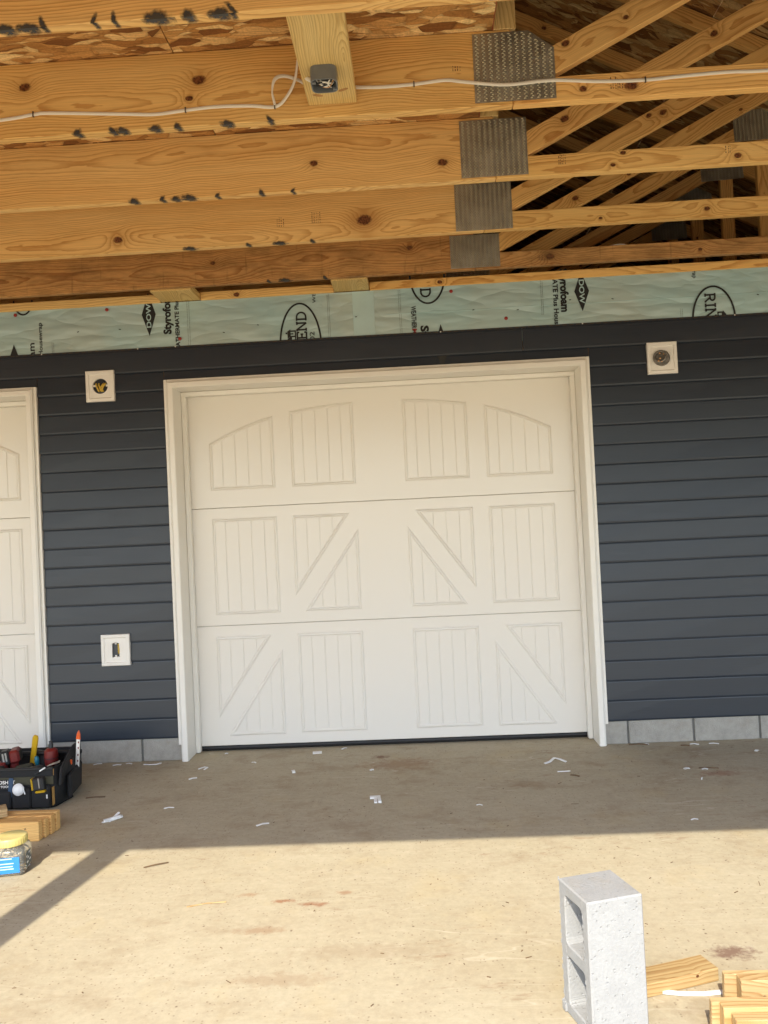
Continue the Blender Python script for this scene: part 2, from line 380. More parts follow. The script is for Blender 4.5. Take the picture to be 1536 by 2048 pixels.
def thing(name, label, cat, loc=(0, 0, 0), group=None, rot=None):
    o = link(name, None, None, loc, rot); o['label'] = label; o['category'] = cat; o.empty_display_size = .1
    if group: o['group'] = group
    return o
def tag(o, label, cat, group=None):
    o['label'] = label; o['category'] = cat
    if group: o['group'] = group
    return o
def copy_tree(o, parent=None):
    c = o.copy(); C.objects.link(c)
    if parent: c.parent = parent
    for ch in list(o.children): copy_tree(ch, c)
    return c
def spline(pts, k=8):
    P = [Vector(p) for p in pts]; out = []
    for i in range(len(P) - 1):
        a, b, c, d = P[max(i - 1, 0)], P[i], P[i + 1], P[min(i + 2, len(P) - 1)]
        for j in range(k):
            t = j / k
            out.append(.5 * ((2 * b) + (c - a) * t + (2 * a - 5 * b + 4 * c - d) * t * t + (3 * b - a - 3 * c + d) * t ** 3))
    return out + [P[-1]]
def lumber(name, parent, p0, p1, depth, thick=.038, mat='pine', knots=None, nk=2, bevel=.0025, end0=None, end1=None):
    """A board from p0 to p1 (centre line, both at the same y): local x along it, local z across its depth, y its thickness."""
    a, b = Vector(p0), Vector(p1); d = b - a; L = d.length
    mb = MB()
    e0 = end0 or (0, 0); e1 = end1 or (0, 0)      # plumb or skewed cuts: shift of the lower and upper corner
    pts = [(0 + e0[0], -thick / 2, -depth / 2), (L + e1[0], -thick / 2, -depth / 2), (L + e1[1], -thick / 2, depth / 2), (0 + e0[1], -thick / 2, depth / 2)]
    mb.prism(pts, (0, thick, 0))
    o = build(name, mb, mat, parent, bevel=bevel)
    ex = d.normalized(); ez = Vector((0, 1, 0)) if abs(ex.y) > .9 else Vector((0, 0, 1))
    ey = Vector((0, 1, 0)) if abs(ex.y) < .5 else Vector((1, 0, 0)); ez = ex.cross(ey).normalized(); ey = ez.cross(ex)
    mm = Matrix.Identity(4)
    for i in range(3): mm[i][0] = ex[i]; mm[i][1] = ey[i]; mm[i][2] = ez[i]; mm[i][3] = a[i]
    o.matrix_local = mm
    if knots is None:
        knots = [(rng.uniform(.05, .95) * min(L, 3.5), rng.uniform(-.35, .35) * depth, rng.uniform(.008, .015)) for _ in range(nk)]
    for i, k in enumerate(knots[:4]): o['knot%d' % i] = [float(q) for q in k]
    return o

# ------------------------------------------------------------------ ground and slab
g = build('ground', MB().poly([(-120, -160, -.09), (120, -160, -.09), (120, 120, -.09), (-120, 120, -.09)]), 'ground'); g['kind'] = 'structure'
s = build('concrete_slab', MB().box((-7.5, -6.6, -.14), (6.6, 9.0, 0.)), 'slab'); s['kind'] = 'structure'

# ------------------------------------------------------------------ garage
garage = thing('garage', 'unfinished garage wall with dark blue lap siding below a strip of printed grey-green housewrap', 'garage')
XL, XR, DOORC = -7.2, 5.2, (0.0, -3.39)
HW, HTOP = 1.2975, 2.332
w = MB()      # sheathed wall with two door openings
for a, b in ((XL, DOORC[1] - 1.24), (DOORC[1] + 1.24, -1.24), (1.24, XR)): w.box((a, 0, .142), (b, .2, 2.81))
for c in DOORC: w.box((c - 1.24, 0, 2.28), (c + 1.24, .2, 2.81))
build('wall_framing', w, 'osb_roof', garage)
w = MB(); w.box((XL, .2, 0), (XL + .15, 8.2, 2.81)); w.box((XR - .15, .2, 0), (XR, 8.2, 2.81)); w.box((XL, 8.2, 0), (XR, 8.35, 2.81))
build('inner_wall', w, 'osb_roof', garage)
# foundation blocks, mortar joints recessed
def run(x0, x1, start, step=.388):
    xs = []; x = start
    while x > x0: x -= step
    while x < x1:
        a, b = max(x + .006, x0), min(x + step - .006, x1)
        if b - a > .03: xs.append((a, b))
        x += step
    return xs
for (x0, x1, st) in ((DOORC[1] + 1.262, -1.262, -1.53), (1.262, XR, 1.417), (XL, DOORC[1] - 1.262, -5.3)):
    mo = MB(); mo.box((x0, .012, .001), (x1, .19, .1405)); build('mortar_bed', mo, 'mortar', garage)
    for a, b in run(x0, x1, st):
        cx = (a + b) / 2
        build('concrete_block', MB().box((a - cx, 0, -.0705), (b - cx, .18, .0705)), 'cmu', garage, loc=(cx, .0 + rng.uniform(-.0015, .0015), .0715), bevel=.003)
# siding
P = .1183; Z0 = .138
def course(x0, x1, zb, top=None, clip_top=None, clip_bot=None, flat=False):
    zt = zb + P + .006 if top is None else top
    prof = [(-.0015, zb + .001), (-.0080, zb + .0005), (-.0108, zb + .003), (-.0118, zb + .012), (-.0052, zt - .012), (-.0025, zt), (-.0015, zt)]
    if flat: prof = [(-.0015, zb + .001), (-.0080, zb + .0005), (-.0108, zb + .003), (-.0118, zb + .012), (-.0132, zt - .004), (-.0125, zt), (-.0015, zt)]
    if clip_top is not None and zt > clip_top:
        t = (clip_top - zb - .012) / (zt - .024 - zb); yy = -.0118 + .0066 * t
        prof = [(-.0015, zb + .001), (-.0080, zb + .0005), (-.0108, zb + .003), (-.0118, zb + .012), (yy, clip_top), (-.0015, clip_top)]
    if clip_bot is not None and zb < clip_bot:
        t = (clip_bot - zb - .012) / (zt - .024 - zb); yy = -.0118 + .0066 * t
        prof = [(-.0015, clip_bot), (yy, clip_bot), (-.0052, zt - .012), (-.0025, zt), (-.0015, zt)]
    cx = (x0 + x1) / 2; n = max(2, int((x1 - x0) / .35)); rs = []
    ph = rng.uniform(0, 9)
    for i in range(n + 1):
        x = x0 + (x1 - x0) * i / n; wv = .0012 * math.sin(x * 2.3 + ph) + .0008 * math.sin(x * 5.1 + ph * 2)
        rs.append([Vector((x - cx, y + (wv if k in (1, 2, 3) else 0), z - zb + (wv * .5 if k in (1, 2) else 0))) for k, (y, z) in enumerate(prof)])
    return build('siding_course', MB().rings(rs), 'vinyl', garage, loc=(cx, 0, zb))
SEG = ((XL, DOORC[1] - HW), (DOORC[1] + HW, -HW), (HW, XR))
for i in range(20):
    zb = Z0 + P * i
    if zb + .004 < HTOP:
        for a, b in SEG: course(a + .0015, b - .0015, zb)
        if zb + P > HTOP:
            for c in DOORC: course(c - HW + .0015, c + HW - .0015, zb, clip_bot=HTOP + .001)
    else:
        course(XL, .905, zb, top=2.526, flat=True); course(.908, XR, zb, top=2.526, flat=True)
w = MB(); w.box((XL, -.0122, 2.5265), (XR, -.0045, 2.537)); w.box((XL, -.0156, 2.514), (XR, -.0136, 2.5185))
build('nailing_hem', w, 'vinyl', garage)
w = MB(); x = -2.5
while x < 2.6: w.box((x, -.0128, 2.5290), (x + .028, -.0123, 2.5335)); x += .041
build('hem_slots', w, 'slot', garage, stuff=True)
for x, z in ((-2.053, 2.529), (-1.215, 2.531), (.415, 2.529), (2.175, 2.53), (-1.45, 2.53), (1.27, 2.53)):
    build('siding_nail', MB().lathe([(.001, 0), (.0042, .0004), (.0042, .002), (.002, .003)], (0, 0, 0), 8, ax='y'), 'white', garage, loc=(x, -.0135, z + .003))
# top plate and housewrap
for a, b in ((XL, -1.296), (-1.045, -.224), (-.004, XR)):
    lumber('top_plate', garage, (a, .052, 2.836), (b, .052, 2.836), .050, .140, 'pine', nk=1)
for cx, wd in ((-1.171, .245), (-.114, .214)):
    lumber('block_board', garage, (cx, -.224, 2.835), (cx, .118, 2.835), .038, wd, 'pine_pale', nk=1, knots=[])
def sheet(x0, x1, z0, z1, y, nx, nz, amp, seed):
    mb = MB(); r2 = random.Random(seed); ph = [(r2.uniform(2, 14), r2.uniform(-16, 16), r2.uniform(0, 6.3), r2.uniform(.3, 1)) for _ in range(9)]
    vs = []
    for j in range(nz + 1):
        for i in range(nx + 1):
            x = x0 + (x1 - x0) * i / nx; z = z0 + (z1 - z0) * j / nz
            hgt = sum(a * abs(math.sin(kx * x + kz * z + p)) ** 3 for kx, kz, p, a in ph) / 3.2
            vs.append((x, y - amp * hgt, z))
    fs = [(j * (nx + 1) + i, j * (nx + 1) + i + 1, (j + 1) * (nx + 1) + i + 1, (j + 1) * (nx + 1) + i) for j in range(nz) for i in range(nx)]
    return mb.add(vs, fs)
wrap = build('housewrap', sheet(XL, .021, 2.45, 2.811, -.0015, 180, 14, .0022, 3), 'wrap', garage, smooth=True)
wrap2 = build('housewrap', sheet(.019, XR, 2.45, 2.812, -.0042, 150, 14, .0022, 5), 'wrap', garage, smooth=True)
wrap3 = build('housewrap', sheet(.09, XR, 2.658, 2.812, -.0068, 140, 8, .0016, 8), 'wrap', garage, smooth=True)
build('lap_edge', MB().tube([(x * .1 + .09, -.0085, 2.6575 + .002 * math.sin(x * .9)) for x in range(0, 50)], .0016, .0022, 6), 'wrap_patch', garage, smooth=True)
build('tape_patch', MB().box((-.113, -.0049, 2.515), (.0185, -.0041, 2.811)), 'wrap_patch', garage)

# lettering printed on the wrap
YT = -.0052
def frame(x, z, d, y):       # d=+1 reads upward, -1 downward, 0 upright
    if d == 1: ex, ey = Vector((0, 0, 1)), Vector((-1, 0, 0))
    elif d == -1: ex, ey = Vector((0, 0, -1)), Vector((1, 0, 0))
    else: ex, ey = Vector((1, 0, 0)), Vector((0, 0, 1))
    ez = ex.cross(ey); mm = Matrix.Identity(4)
    for i in range(3): mm[i][0] = ex[i]; mm[i][1] = ey[i]; mm[i][2] = ez[i]
    mm[0][3], mm[1][3], mm[2][3] = x, y, z
    return mm
def text(s, length, cap, mat, parent, mm, bold=0.):
    cu = bpy.data.curves.new('lettering', 'FONT'); cu.body = s; cu.size = 1.; cu.offset = bold; cu.resolution_u = 3
    t = bpy.data.objects.new('lettering', cu); C.objects.link(t); bpy.context.view_layer.update()
    me = bpy.data.meshes.new_from_object(t.evaluated_get(bpy.context.evaluated_depsgraph_get()))
    bpy.data.objects.remove(t)
    xs = [v.co.x for v in me.vertices]; x0, x1 = min(xs), max(xs)
    for v in me.vertices: v.co = ((v.co.x - x0) * length / (x1 - x0), v.co.y * cap / .73, 0)
    me.materials.clear(); me.materials.append(M[mat]); me.name = 'lettering'
    o = link('lettering', me, parent); o.matrix_local = mm; return o
def strokes(lines, wdt):
    mb = MB()
    for k, pl in enumerate(lines):
        P2 = [Vector((p[0], p[1])) for p in pl]; L = []; Rr = []
        for i, p in enumerate(P2):
            t = (P2[min(i + 1, len(P2) - 1)] - P2[max(i - 1, 0)]).normalized(); nn = Vector((-t.y, t.x)) * (wdt / 2)
            L.append(p + nn); Rr.append(p - nn)
        n = len(P2); zz = k * .00006
        mb.add([(q.x, q.y, zz) for q in L + Rr], [(i, i + 1, n + i + 1, n + i) for i in range(n - 1)])
    return mb
def arc(cx, cy, rx, ry, a0, a1, n=28): return [(cx + rx * math.cos(R(a0 + (a1 - a0) * i / n)), cy + ry * math.sin(R(a0 + (a1 - a0) * i / n))) for i in range(n + 1)]
def decal(name, mb, mat, parent, mm):
    o = build(name, mb, mat, parent, recalc=False); o.matrix_local = mm; return o
SERIF = {'E': ([[(.12, 0), (.12, 1)], [(0, .03), (.6, .03)], [(0, .97), (.6, .97)], [(.12, .5), (.42, .5)], [(.58, 0), (.58, .25)], [(.58, .75), (.58, 1)], [(.42, .36), (.42, .64)]], .68),
         'N': ([[(.12, 0), (.12, 1)], [(.68, 0), (.68, 1)], [(.12, 1), (.68, 0)], [(0, .03), (.26, .03)], [(0, .97), (.2, .97)], [(.54, .97), (.82, .97)]], .88),
         'D': ([[(.12, 0), (.12, 1)], [(0, .03), (.3, .03)], [(0, .97), (.3, .97)], arc(.3, .5, .4, .47, -90, 90, 12)], .78),
         'R': ([[(.12, 0), (.12, 1)], [(0, .03), (.26, .03)], [(0, .97), (.35, .97)], [(.12, .5), (.35, .5)], arc(.35, .735, .24, .235, -90, 90, 10), [(.35, .5), (.66, .03)], [(.6, .03), (.75, .03)]], .82),
         'I': ([[(.17, 0), (.17, 1)], [(0, .03), (.34, .03)], [(0, .97), (.34, .97)]], .42)}
def serif(word, length, cap, parent, mm):
    tot = sum(SERIF[c][1] for c in word) - .06; sx = length / tot; x = 0; ls = []
    for c in word:
        st, adv = SERIF[c]
        ls += [[((p[0] + x) * sx, p[1] * cap) for p in l] for l in st]; x += adv
    return decal('lettering', strokes(ls, cap * .17), 'ink', parent, mm)
def diamond(x0, z_tip, z_mid, half, parent, y, flip=1):
    zt = z_mid + (z_mid - z_tip)
    mb = MB().poly([(x0, 0, z_tip), (x0 + half, 0, z_mid), (x0, 0, zt), (x0 - half, 0, z_mid)]); o = build('emblem', mb, 'ink', parent, loc=(0, y, 0), recalc=False); return o
def dots(x, z0, z1, parent, y, gap=.010):
    for k, dx in enumerate((0., gap)):
        mb = MB(); z = z0; rr = random.Random(int(x * 1000) + k)
        while z < z1:
            h = rr.uniform(.002, .006); mb.poly([(x + dx, 0, z), (x + dx + .0025, 0, z), (x + dx + .0025, 0, z + h), (x + dx, 0, z + h)]); z += h + rr.uniform(.0015, .004)
        build('fine_print', mb, 'ink_soft', parent, loc=(0, y, 0), stuff=True, recalc=False)
def house_icon(x, z, sx, sz, d, parent, y):
    u = lambda a, b: (a * sx, b * sz)
    mb = MB()
    for q in ([(0, 0), (1, 0), (1, .12), (0, .12)], [(0, .12), (.13, .12), (.13, .52), (0, .52)], [(.42, .12), (.54, .12), (.54, .52), (.42, .52)], [(.88, .12), (1, .12), (1, .52), (.88, .52)], [(.13, .4), (.42, .4), (.42, .52), (.13, .52)], [(.66, .25), (.76, .25), (.76, .52), (.66, .52)],
              [(-.1, .52), (.5, .52), (.27, .85)], [(.5, .52), (1.1, .52), (.95, .82), (.33, .82)], [(.7, .84), (.85, .84), (.85, 1.), (.7, 1.)]):
        mb.poly([(u(*p)[0], u(*p)[1], 0) for p in q])
    return decal('emblem', mb, 'ink', parent, frame(x, z, d, y))
Y1, Y2, Y3 = -.0056, -.0084, -.0112
W1, W2, W3 = wrap, wrap2, wrap3
# reading upward, left of the seam
diamond(-2.230, 2.606, 2.48, .046, W1, Y1); text('am', .085, .040, 'ink', W1, frame(-2.100, 2.524, 1, Y1), .02); text('s Housewrap', .235, .026, 'ink', W1, frame(-2.050, 2.497, 1, Y1), .02)
decal('emblem', strokes([arc(0, 0, .058, .09, 180, 360)], .010), 'ink', W1, frame(-2.163, 2.878, 0, Y1))
diamond(-1.375, 2.610, 2.744, .044, W1, Y1); text('DOW', .150, .030, 'wrap_patch', W1, frame(-1.362, 2.662, 1, Y1 - .0004), .02)
text('Styrofoam', .268, .048, 'ink', W1, frame(-1.240, 2.615, 1, Y1), .045); text('WEATHERMATE Plus', .345, .026, 'ink', W1, frame(-1.188, 2.478, 1, Y1), .03); text('TM', .014, .009, 'ink', W1, frame(-1.204, 2.722, 1, Y1 - .0003))
dots(-1.136, 2.52, 2.805, W1, Y1, .012); dots(-.268, 2.52, 2.80, W1, Y1, .010); dots(-1.99, 2.52, 2.60, W1, Y1, .010)
decal('emblem', strokes([arc(0, 0, .126, .262, 0, 180)], .011), 'ink', W1, frame(-.441, 2.495, 0, Y1))
serif('END', .166, .060, W1, frame(-.402, 2.537, 1, Y1)); text('1902', .105, .030, 'ink', W1, frame(-.355, 2.475, 1, Y1), .006); house_icon(-.468, 2.522, .072, .064, 1, W1, Y1); text('WE', .06, .021, 'ink', W1, frame(-.338, 2.755, 1, Y1), .008)
# reading downward, right of the seam
dots(.170, 2.52, 2.66, W2, Y2, .010); dots(.168, 2.665, 2.805, W3, Y3, .010)
decal('emblem', strokes([arc(0, 0, .105, .175, 180, 360)], .011), 'ink', W3, frame(.349, 2.886, 0, Y3)); serif('D', .052, .060, W3, frame(.305, 2.803, -1, Y3))
text('WEATHER', .138, .030, 'ink', W3, frame(.243, 2.700, -1, Y3), .025); text('M', .032, .028, 'cap_red', W2, frame(.245, 2.560, -1, Y2 - .003), .03)
text('Sty', .105, .048, 'ink', W2, frame(.297, 2.577, -1, Y2), .045); diamond(.417, 2.577, 2.44, .048, W2, Y2).scale = (1, 1, 1)
build('emblem', MB().poly([(.417, 0, 2.580), (.438, 0, 2.515), (.396, 0, 2.515)]), 'ink', W2, loc=(0, Y2 - .0004, 0), recalc=False)
text('MATE Plus Housewrap', .42, .030, 'ink', W3, frame(1.105, 2.845, -1, Y3), .028); text('TM', .016, .010, 'ink', W3, frame(1.126, 2.742, -1, Y3 - .0003)); text('Styrofoam', .262, .048, 'ink', W3, frame(1.150, 2.872, -1, Y3), .045)
diamond(1.276, 2.608, 2.730, .044, W3, Y3); text('DOW', .145, .031, 'wrap_patch', W3, frame(1.262, 2.800, -1, Y3 - .0004), .02)
dots(1.030, 2.60, 2.805, W3, Y3, .010); dots(1.858, 2.52, 2.59, W2, Y2, .010)
text('wrap', .075, .026, 'ink', W3, frame(1.940, 2.843, -1, Y3), .008)
decal('emblem', strokes([arc(0, 0, .125, .200, 0, 180)], .011), 'ink', W2, frame(2.053, 2.513, 0, Y3 - .0006)); serif('RIN', .150, .060, W2, frame(2.006, 2.672, -1, Y3)); house_icon(2.075, 2.560, .072, .064, -1, W2, Y2)
for x, z in ((-2.211, 2.786), (-1.634, 2.787), (-1.186, 2.581), (.490, 2.776), (.814, 2.592)):
    build('cap_nail', MB().lathe([(.0005, 0), (.011, .0), (.011, .0015), (.006, .003), (.0005, .0035)], (0, 0, 0), 14, ax='y'), 'cap_red', garage, loc=(x, -.0098, z))
for x, z in ((-.912, 2.605), (-.699, 2.639), (-1.558, 2.661), (-.095, 2.654), (1.204, 2.682), (.887, 2.640), (1.458, 2.673), (2.319, 2.648), (-1.82, 2.66), (.62, 2.655)):
    build('wrap_staple', MB().box((-.006, -.002, -.0022), (.006, 0, .0022)), 'ink', garage, loc=(x, -.0098, z), rot=(0, R(rng.uniform(-20, 20)), 0))

# attic deck, roof, gable
PX, SL = -1.55, .5
def zr(x): return 4.63 - SL * (abs(x - PX) - (1.06 - PX)) + .062          # underside of the roof deck
YF, YB = -4.35, 8.4
xs0 = -.575
for (a, b) in ((-.5735, .562), (-3.012, -.5765), (-5.45, -3.015)):
    for (c, d) in ((-4.0, -2.815), (-2.812, -1.594), (-1.591, -.372), (-.369, .85), (.853, 2.07)):
        if a < -3: c0 = c
        o = build('floor_panel', MB().box((-(b - a) / 2, -(d - c) / 2, 0), ((b - a) / 2, (d - c) / 2, .018)), 'osb', garage, loc=((a + b) / 2, (c + d) / 2, 3.0935), bevel=.0015)
for k in range(5):
    c, d = ((-4.0, -2.815), (-2.812, -1.594), (-1.591, -.372), (-.369, .85), (.853, 2.07))[k]
    build('painted_edge', MB().box((.5625, c, 3.0937), (.5637, d, 3.1112)), 'red_edge', garage)
for sgn in (1, -1):
    for i, (u0, u1) in enumerate(((0.0, 1.2), (1.203, 2.4), (2.403, 3.6), (3.603, 4.8), (4.803, 6.0), (6.003, 7.3))):
        xa, xb = PX + sgn * u0, PX + sgn * u1
        for j in range(5):
            ya, yb = YF + j * 2.551, YF + j * 2.551 + 2.548
            za, zb2 = zr(xa), zr(xb)
            mb = MB().prism([(xa, ya, za), (xb, ya, zb2), (xb, yb, zb2), (xa, yb, za)], (0, 0, .014))
            cx, cy, cz = (xa + xb) / 2, (ya + yb) / 2, (za + zb2) / 2
            mb.v = [(v[0] - cx, v[1] - cy, v[2] - cz) for v in mb.v]
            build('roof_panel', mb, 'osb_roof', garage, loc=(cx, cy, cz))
# unseen porch beam at the front edge; gables added closed to darken the attic
gy = -4.12
build('unseen_gable', MB().prism([(PX - 6.6, gy, 2.83), (PX + 6.6, gy, 2.83), (PX + 6.6, gy, zr(PX + 6.6)), (PX, gy, zr(PX)), (PX - 6.6, gy, zr(PX - 6.6))], (0, .014, 0)), 'osb_roof', garage)
build('unseen_gable', MB().prism([(PX - 6.6, 8.36, 2.83), (PX + 6.6, 8.36, 2.83), (PX + 6.6, 8.36, zr(PX + 6.6)), (PX, 8.36, zr(PX)), (PX - 6.6, 8.36, zr(PX - 6.6))], (0, .014, 0)), 'osb_roof', garage)
lumber('porch_beam', garage, (-7.2, -4.06, 2.675), (5.2, -4.06, 2.675), .29, .115, 'pine', nk=0, knots=[])
for x in (-1.68, -6.4, 4.9):
    build('porch_post', MB().box((-.066, -.066, 0), (.066, .066, 2.53)), 'pine_pale', garage, loc=(x, -4.06, 0), rot=(0, 0, 0), bevel=.004)

# ------------------------------------------------------------------ roof trusses
YT1 = -.2646; ZT = 2.8241
def ty(k): return -(.2646 + .6096 * (k - 1)) + .019         # centre plane of truss k
def plate_mesh(wd, h, clip=False):
    pts = [(-wd / 2, 0, -h / 2), (wd / 2, 0, -h / 2), (wd / 2, 0, h / 2), (-wd / 2, 0, h / 2)]
    if clip: pts = [(-wd / 2, 0, -h / 2), (wd / 2, 0, -h / 2), (wd / 2, 0, h / 2 - .066), (.055, 0, h / 2), (-wd / 2, 0, h / 2)]
    return MB().prism(pts, (0, .0013, 0))
def teeth_mesh(wd, h, clip=False):
    mb = MB(); nx = int(wd / .0235); nz = int(h / .0070); rr = random.Random(int(wd * 1e4))
    for i in range(nx):
        for j in range(nz):
            x = -wd / 2 + .014 + i * (wd - .028) / (nx - 1) + (.0025 if j % 2 else -.0025); z = -h / 2 + .007 + j * (h - .014) / (nz - 1) + rr.uniform(-.0004, .0004)
            if clip and z > h / 2 - .072 + max(0, .125 - max(x, .0) * 1.) * .9 - .0 and x > .05 and z > h / 2 - (x - .055) * .78 - .008: continue
            a, b = .0062, .0014
            mb.poly([(x - a, -.0003, z - b), (x + a, -.0003, z - b), (x + a, -.0003, z + b), (x - a, -.0003, z + b)], 0)
            t = .0022 + rr.uniform(0, .0012)
            mb.add([(x - a * .9, -.0004, z - b * 1.5), (x + a * .9, -.0004, z - b * 1.5), (x + a * .55, -.0004 - t, z + .0003), (x - a * .55, -.0004 - t, z + .0003)], [(0, 1, 2, 3)], 1)
    return mb
pcache = {}
def gusset(parent, x, y, z, wd, h, clip=False, teeth=True, rot=0.):
    key = (wd, h, clip)
    if key not in pcache:
        p = build('gusset_plate', plate_mesh(wd, h, clip), 'galv', parent)
        t = build('plate_teeth', teeth_mesh(wd, h, clip), ['slot', 'tooth'], p, stuff=True, recalc=False) if teeth else None
        pcache[key] = (p.data, t.data if t else None)
    else:
        p = link('gusset_plate', pcache[key][0], parent)
        if pcache[key][1]: t = link('plate_teeth', pcache[key][1], p); t['kind'] = 'stuff'
    p.location = (x, y, z); p.rotation_euler = (0, rot, 0)
    return p
KN = {4: [(-1.119, 3.005, .012), (-.486, 2.988, .013), (-.525, 2.924, .008), (-2.2, 2.93, .012)], 3: [(-.155, 2.94, .010), (.398, 2.908, .012), (-1.9, 2.98, .012)], 2: [(-1.238, 2.891, .013), (.022, 2.915, .021)], 1: [(-.9, 2.95, .009), (.25, 2.97, .01)], 5: [(-.55, 2.97, .012), (.2, 2.9, .012)]}
KR = {4: [(.866, 2.862, .009), (1.034, 2.864, .015), (2.2, 2.87, .01)], 3: [(1.160, 2.900, .008), (1.115, 2.850, .007), (1.637, 2.856, .010)], 2: [(1.723, 2.865, .010), (1.2, 2.85, .006)], 1: [(1.05, 2.87, .016), (1.9, 2.86, .008)], 5: [(1.2, 2.86, .01)]}
LAB = {5: 'frontmost roof truss, nearest the camera, cut off by the top edge of the photo', 4: 'roof truss that carries the white cable along its face', 3: 'roof truss just behind the cable truss, with spray marks midway along its lower edge',
       2: 'roof truss with one big round dark knot in its deep chord', 1: 'stained brownish roof truss nearest above the housewrap', 0: 'first roof truss inside the dark attic beyond the wall', -1: 'second roof truss inside the dark attic beyond the wall', -2: 'third roof truss inside the dark attic beyond the wall', -3: 'innermost visible roof truss deep in the dark attic'}
XS = .622; XJ = 2.545
def zc_raf(x): return 4.63 - SL * (abs(x - PX) - (1.06 - PX))
for k in (5, 4, 3, 2, 1, 0, -1, -2, -3):
    y = ty(k); t = thing('roof_truss', LAB[k], 'roof truss', (0, y, 0), 'attic trusses across the porch ceiling')
    mat = 'pine_stain' if k == 1 else 'pine'
    dz = ZT + .134
    lumber('bottom_chord', t, (-5.6, 0, dz), (XS, 0, dz), .268, mat=mat, knots=[(a + 5.6, b - dz, c * 1.35) for a, b, c in KN.get(k, [])])
    zr2 = ZT + .0445
    lumber('bottom_chord', t, (XS + .002, 0, zr2), (4.75, 0, zr2), .089, mat=mat, knots=[(a - XS, b - zr2, c * 1.2) for a, b, c in KR.get(k, [])])
    lumber('stud', t, (.605, 0, 3.0935), (.605, 0, zc_raf(.605) - .055), .080, mat='pine_pale')
    lumber('web', t, (.70, 0, 2.938), (XJ - .03, 0, 3.842), .092, mat='pine_web', nk=3, end0=(.02, -.02))
    lumber('top_chord', t, (-5.9 if False else PX, 0, zc_raf(PX)), (4.86, 0, zc_raf(4.86)), .089, mat='pine_web', nk=3)
    lumber('top_chord', t, (2 * PX - 4.86, 0, zc_raf(4.86)), (PX - .002, 0, zc_raf(PX)), .089, mat='pine_web', nk=1)
    lumber('stud', t, (XJ + .01, 0, 2.914), (XJ + .01, 0, 3.80), .089, mat='pine_web')
    lumber('stud', t, (2 * PX - .605, 0, 3.0935), (2 * PX - .605, 0, zc_raf(.605) - .055), .080, mat='pine_web')
    lumber('collar_tie', t, (2 * PX - 1.0, 0, 5.2), (.05 + .0, 0, 5.2), .089, mat='pine_web')
    yy = -.019 - .0016
    if k >= 0:
        gusset(t, .632 if k == 4 else (.618 if k == 3 else .624), yy, (2.959 if k == 4 else 2.957 if k == 3 else 2.945 if k == 2 else 2.927), .284, .246 if k >= 3 else .236 if k == 2 else .19, clip=(k == 4))
    gusset(t, XJ - .02, yy, 3.84, .30, .20, rot=R(-2))
    gusset(t, 2.1 if k % 2 else 2.35, yy, ZT + .044, .20, .078, teeth=False) if k >= 0 and k not in (2, 3, 4, 1) else None
# overspray from marking paint
SP = {5: [(-.885, .04, .012), (-.817, .045, .010), (-.776, .012, .022), (-.628, .010, .022), (-.571, .010, .022), (-.447, .05, .018), (-.36, .024, .016), (-.269, .04, .015), (-.235, .012, .026)],
      4: [(-.934, .022, .016), (-.806, .02, .014), (-.770, .028, .012), (-.652, .028, .012), (-.571, .018, .014), (-.391, .03, .012), (-.238, .014, .016)],
      3: [(-.943, .028, .014), (-.818, .016, .016), (-.76, .025, .012), (-.70, .04, .015), (-.577, .014, .014), (-.386, .015, .016), (-.249, .012, .014)],
      2: [(-.869, .045, .010), (-.57, .018, .010), (-.409, .045, .010), (-.244, .016, .010)], 1: [(-.579, .014, .01), (-.482, .045, .012), (-.249, .016, .013)]}
for k, L in SP.items():
    t = [o for o in C.objects if o.get('label') == LAB[k]][0]
    for x, a, b in L:
        tilt = rng.uniform(-.5, .5)
        for side in (0, 1):
            me = bpy.data.meshes.new('paint_mark')
            if side == 0: vs = [(-a + tilt * b, -.0198, -.003), (a + tilt * b, -.0198, -.003), (a - tilt * b * 2, -.0198, 1.5 * b), (-a - tilt * b * 2, -.0198, 1.5 * b)]; uv = [(0, .35), (1, .35), (1, 1), (0, 1)]
            else: vs = [(-a, -.019, -.0009), (a, -.019, -.0009), (a * .9 + .006, .019, -.0009), (-a * .9 + .006, .019, -.0009)]; uv = [(.1, .5), (.9, .5), (.85, .95), (.15, .95)]
            me.from_pydata(vs, [], [(0, 1, 2, 3)]); ul = me.uv_layers.new(); [setattr(ul.data[i], 'uv', uv[i]) for i in range(4)]
            me.materials.append(M['spray']); link('paint_mark', me, t, loc=(x, 0, ZT))
for k, x, z, w_, h_ in ((4, .985, 2.872, .022, .034), (3, .905, 2.885, .016, .036), (3, 1.60, 2.885, .012, .030), (2, -.40, 2.93, .020, .045), (2, -.22, 2.94, .022, .05), (4, .43, 2.965, .014, .018), (1, 1.0, 2.868, .018, .03)):
    t = [o for o in C.objects if o.get('label') == LAB[k]][0]; rr = random.Random(int(x * 999)); mb = MB(); xx = -w_
    while xx < w_:
        q = rr.uniform(.0015, .004); zz = -h_ / 2
        while zz < h_ / 2:
            e = rr.uniform(.003, .010); mb.poly([(xx, 0, zz), (xx + q, 0, zz), (xx + q, 0, zz + e), (xx, 0, zz + e)]); zz += e + rr.uniform(.002, .008)
        xx += q + rr.uniform(.003, .008)
    build('grade_stamp', mb, 'stamp_ink', t, loc=(x, -.0194, z), stuff=True, recalc=False)
# ------------------------------------------------------------------ blocking, fixture box, cable
y4, y5 = ty(4), ty(5)
bl = thing('blocking_board', 'pale flat board nailed between two trusses with a grey electrical box under it', 'board', (-.012, y5 + .021, 2.885))
lumber('board', bl, (0, 0, 0), (0, y4 - y5 - .044, 0), .038, .172, 'pine_pale', knots=[])
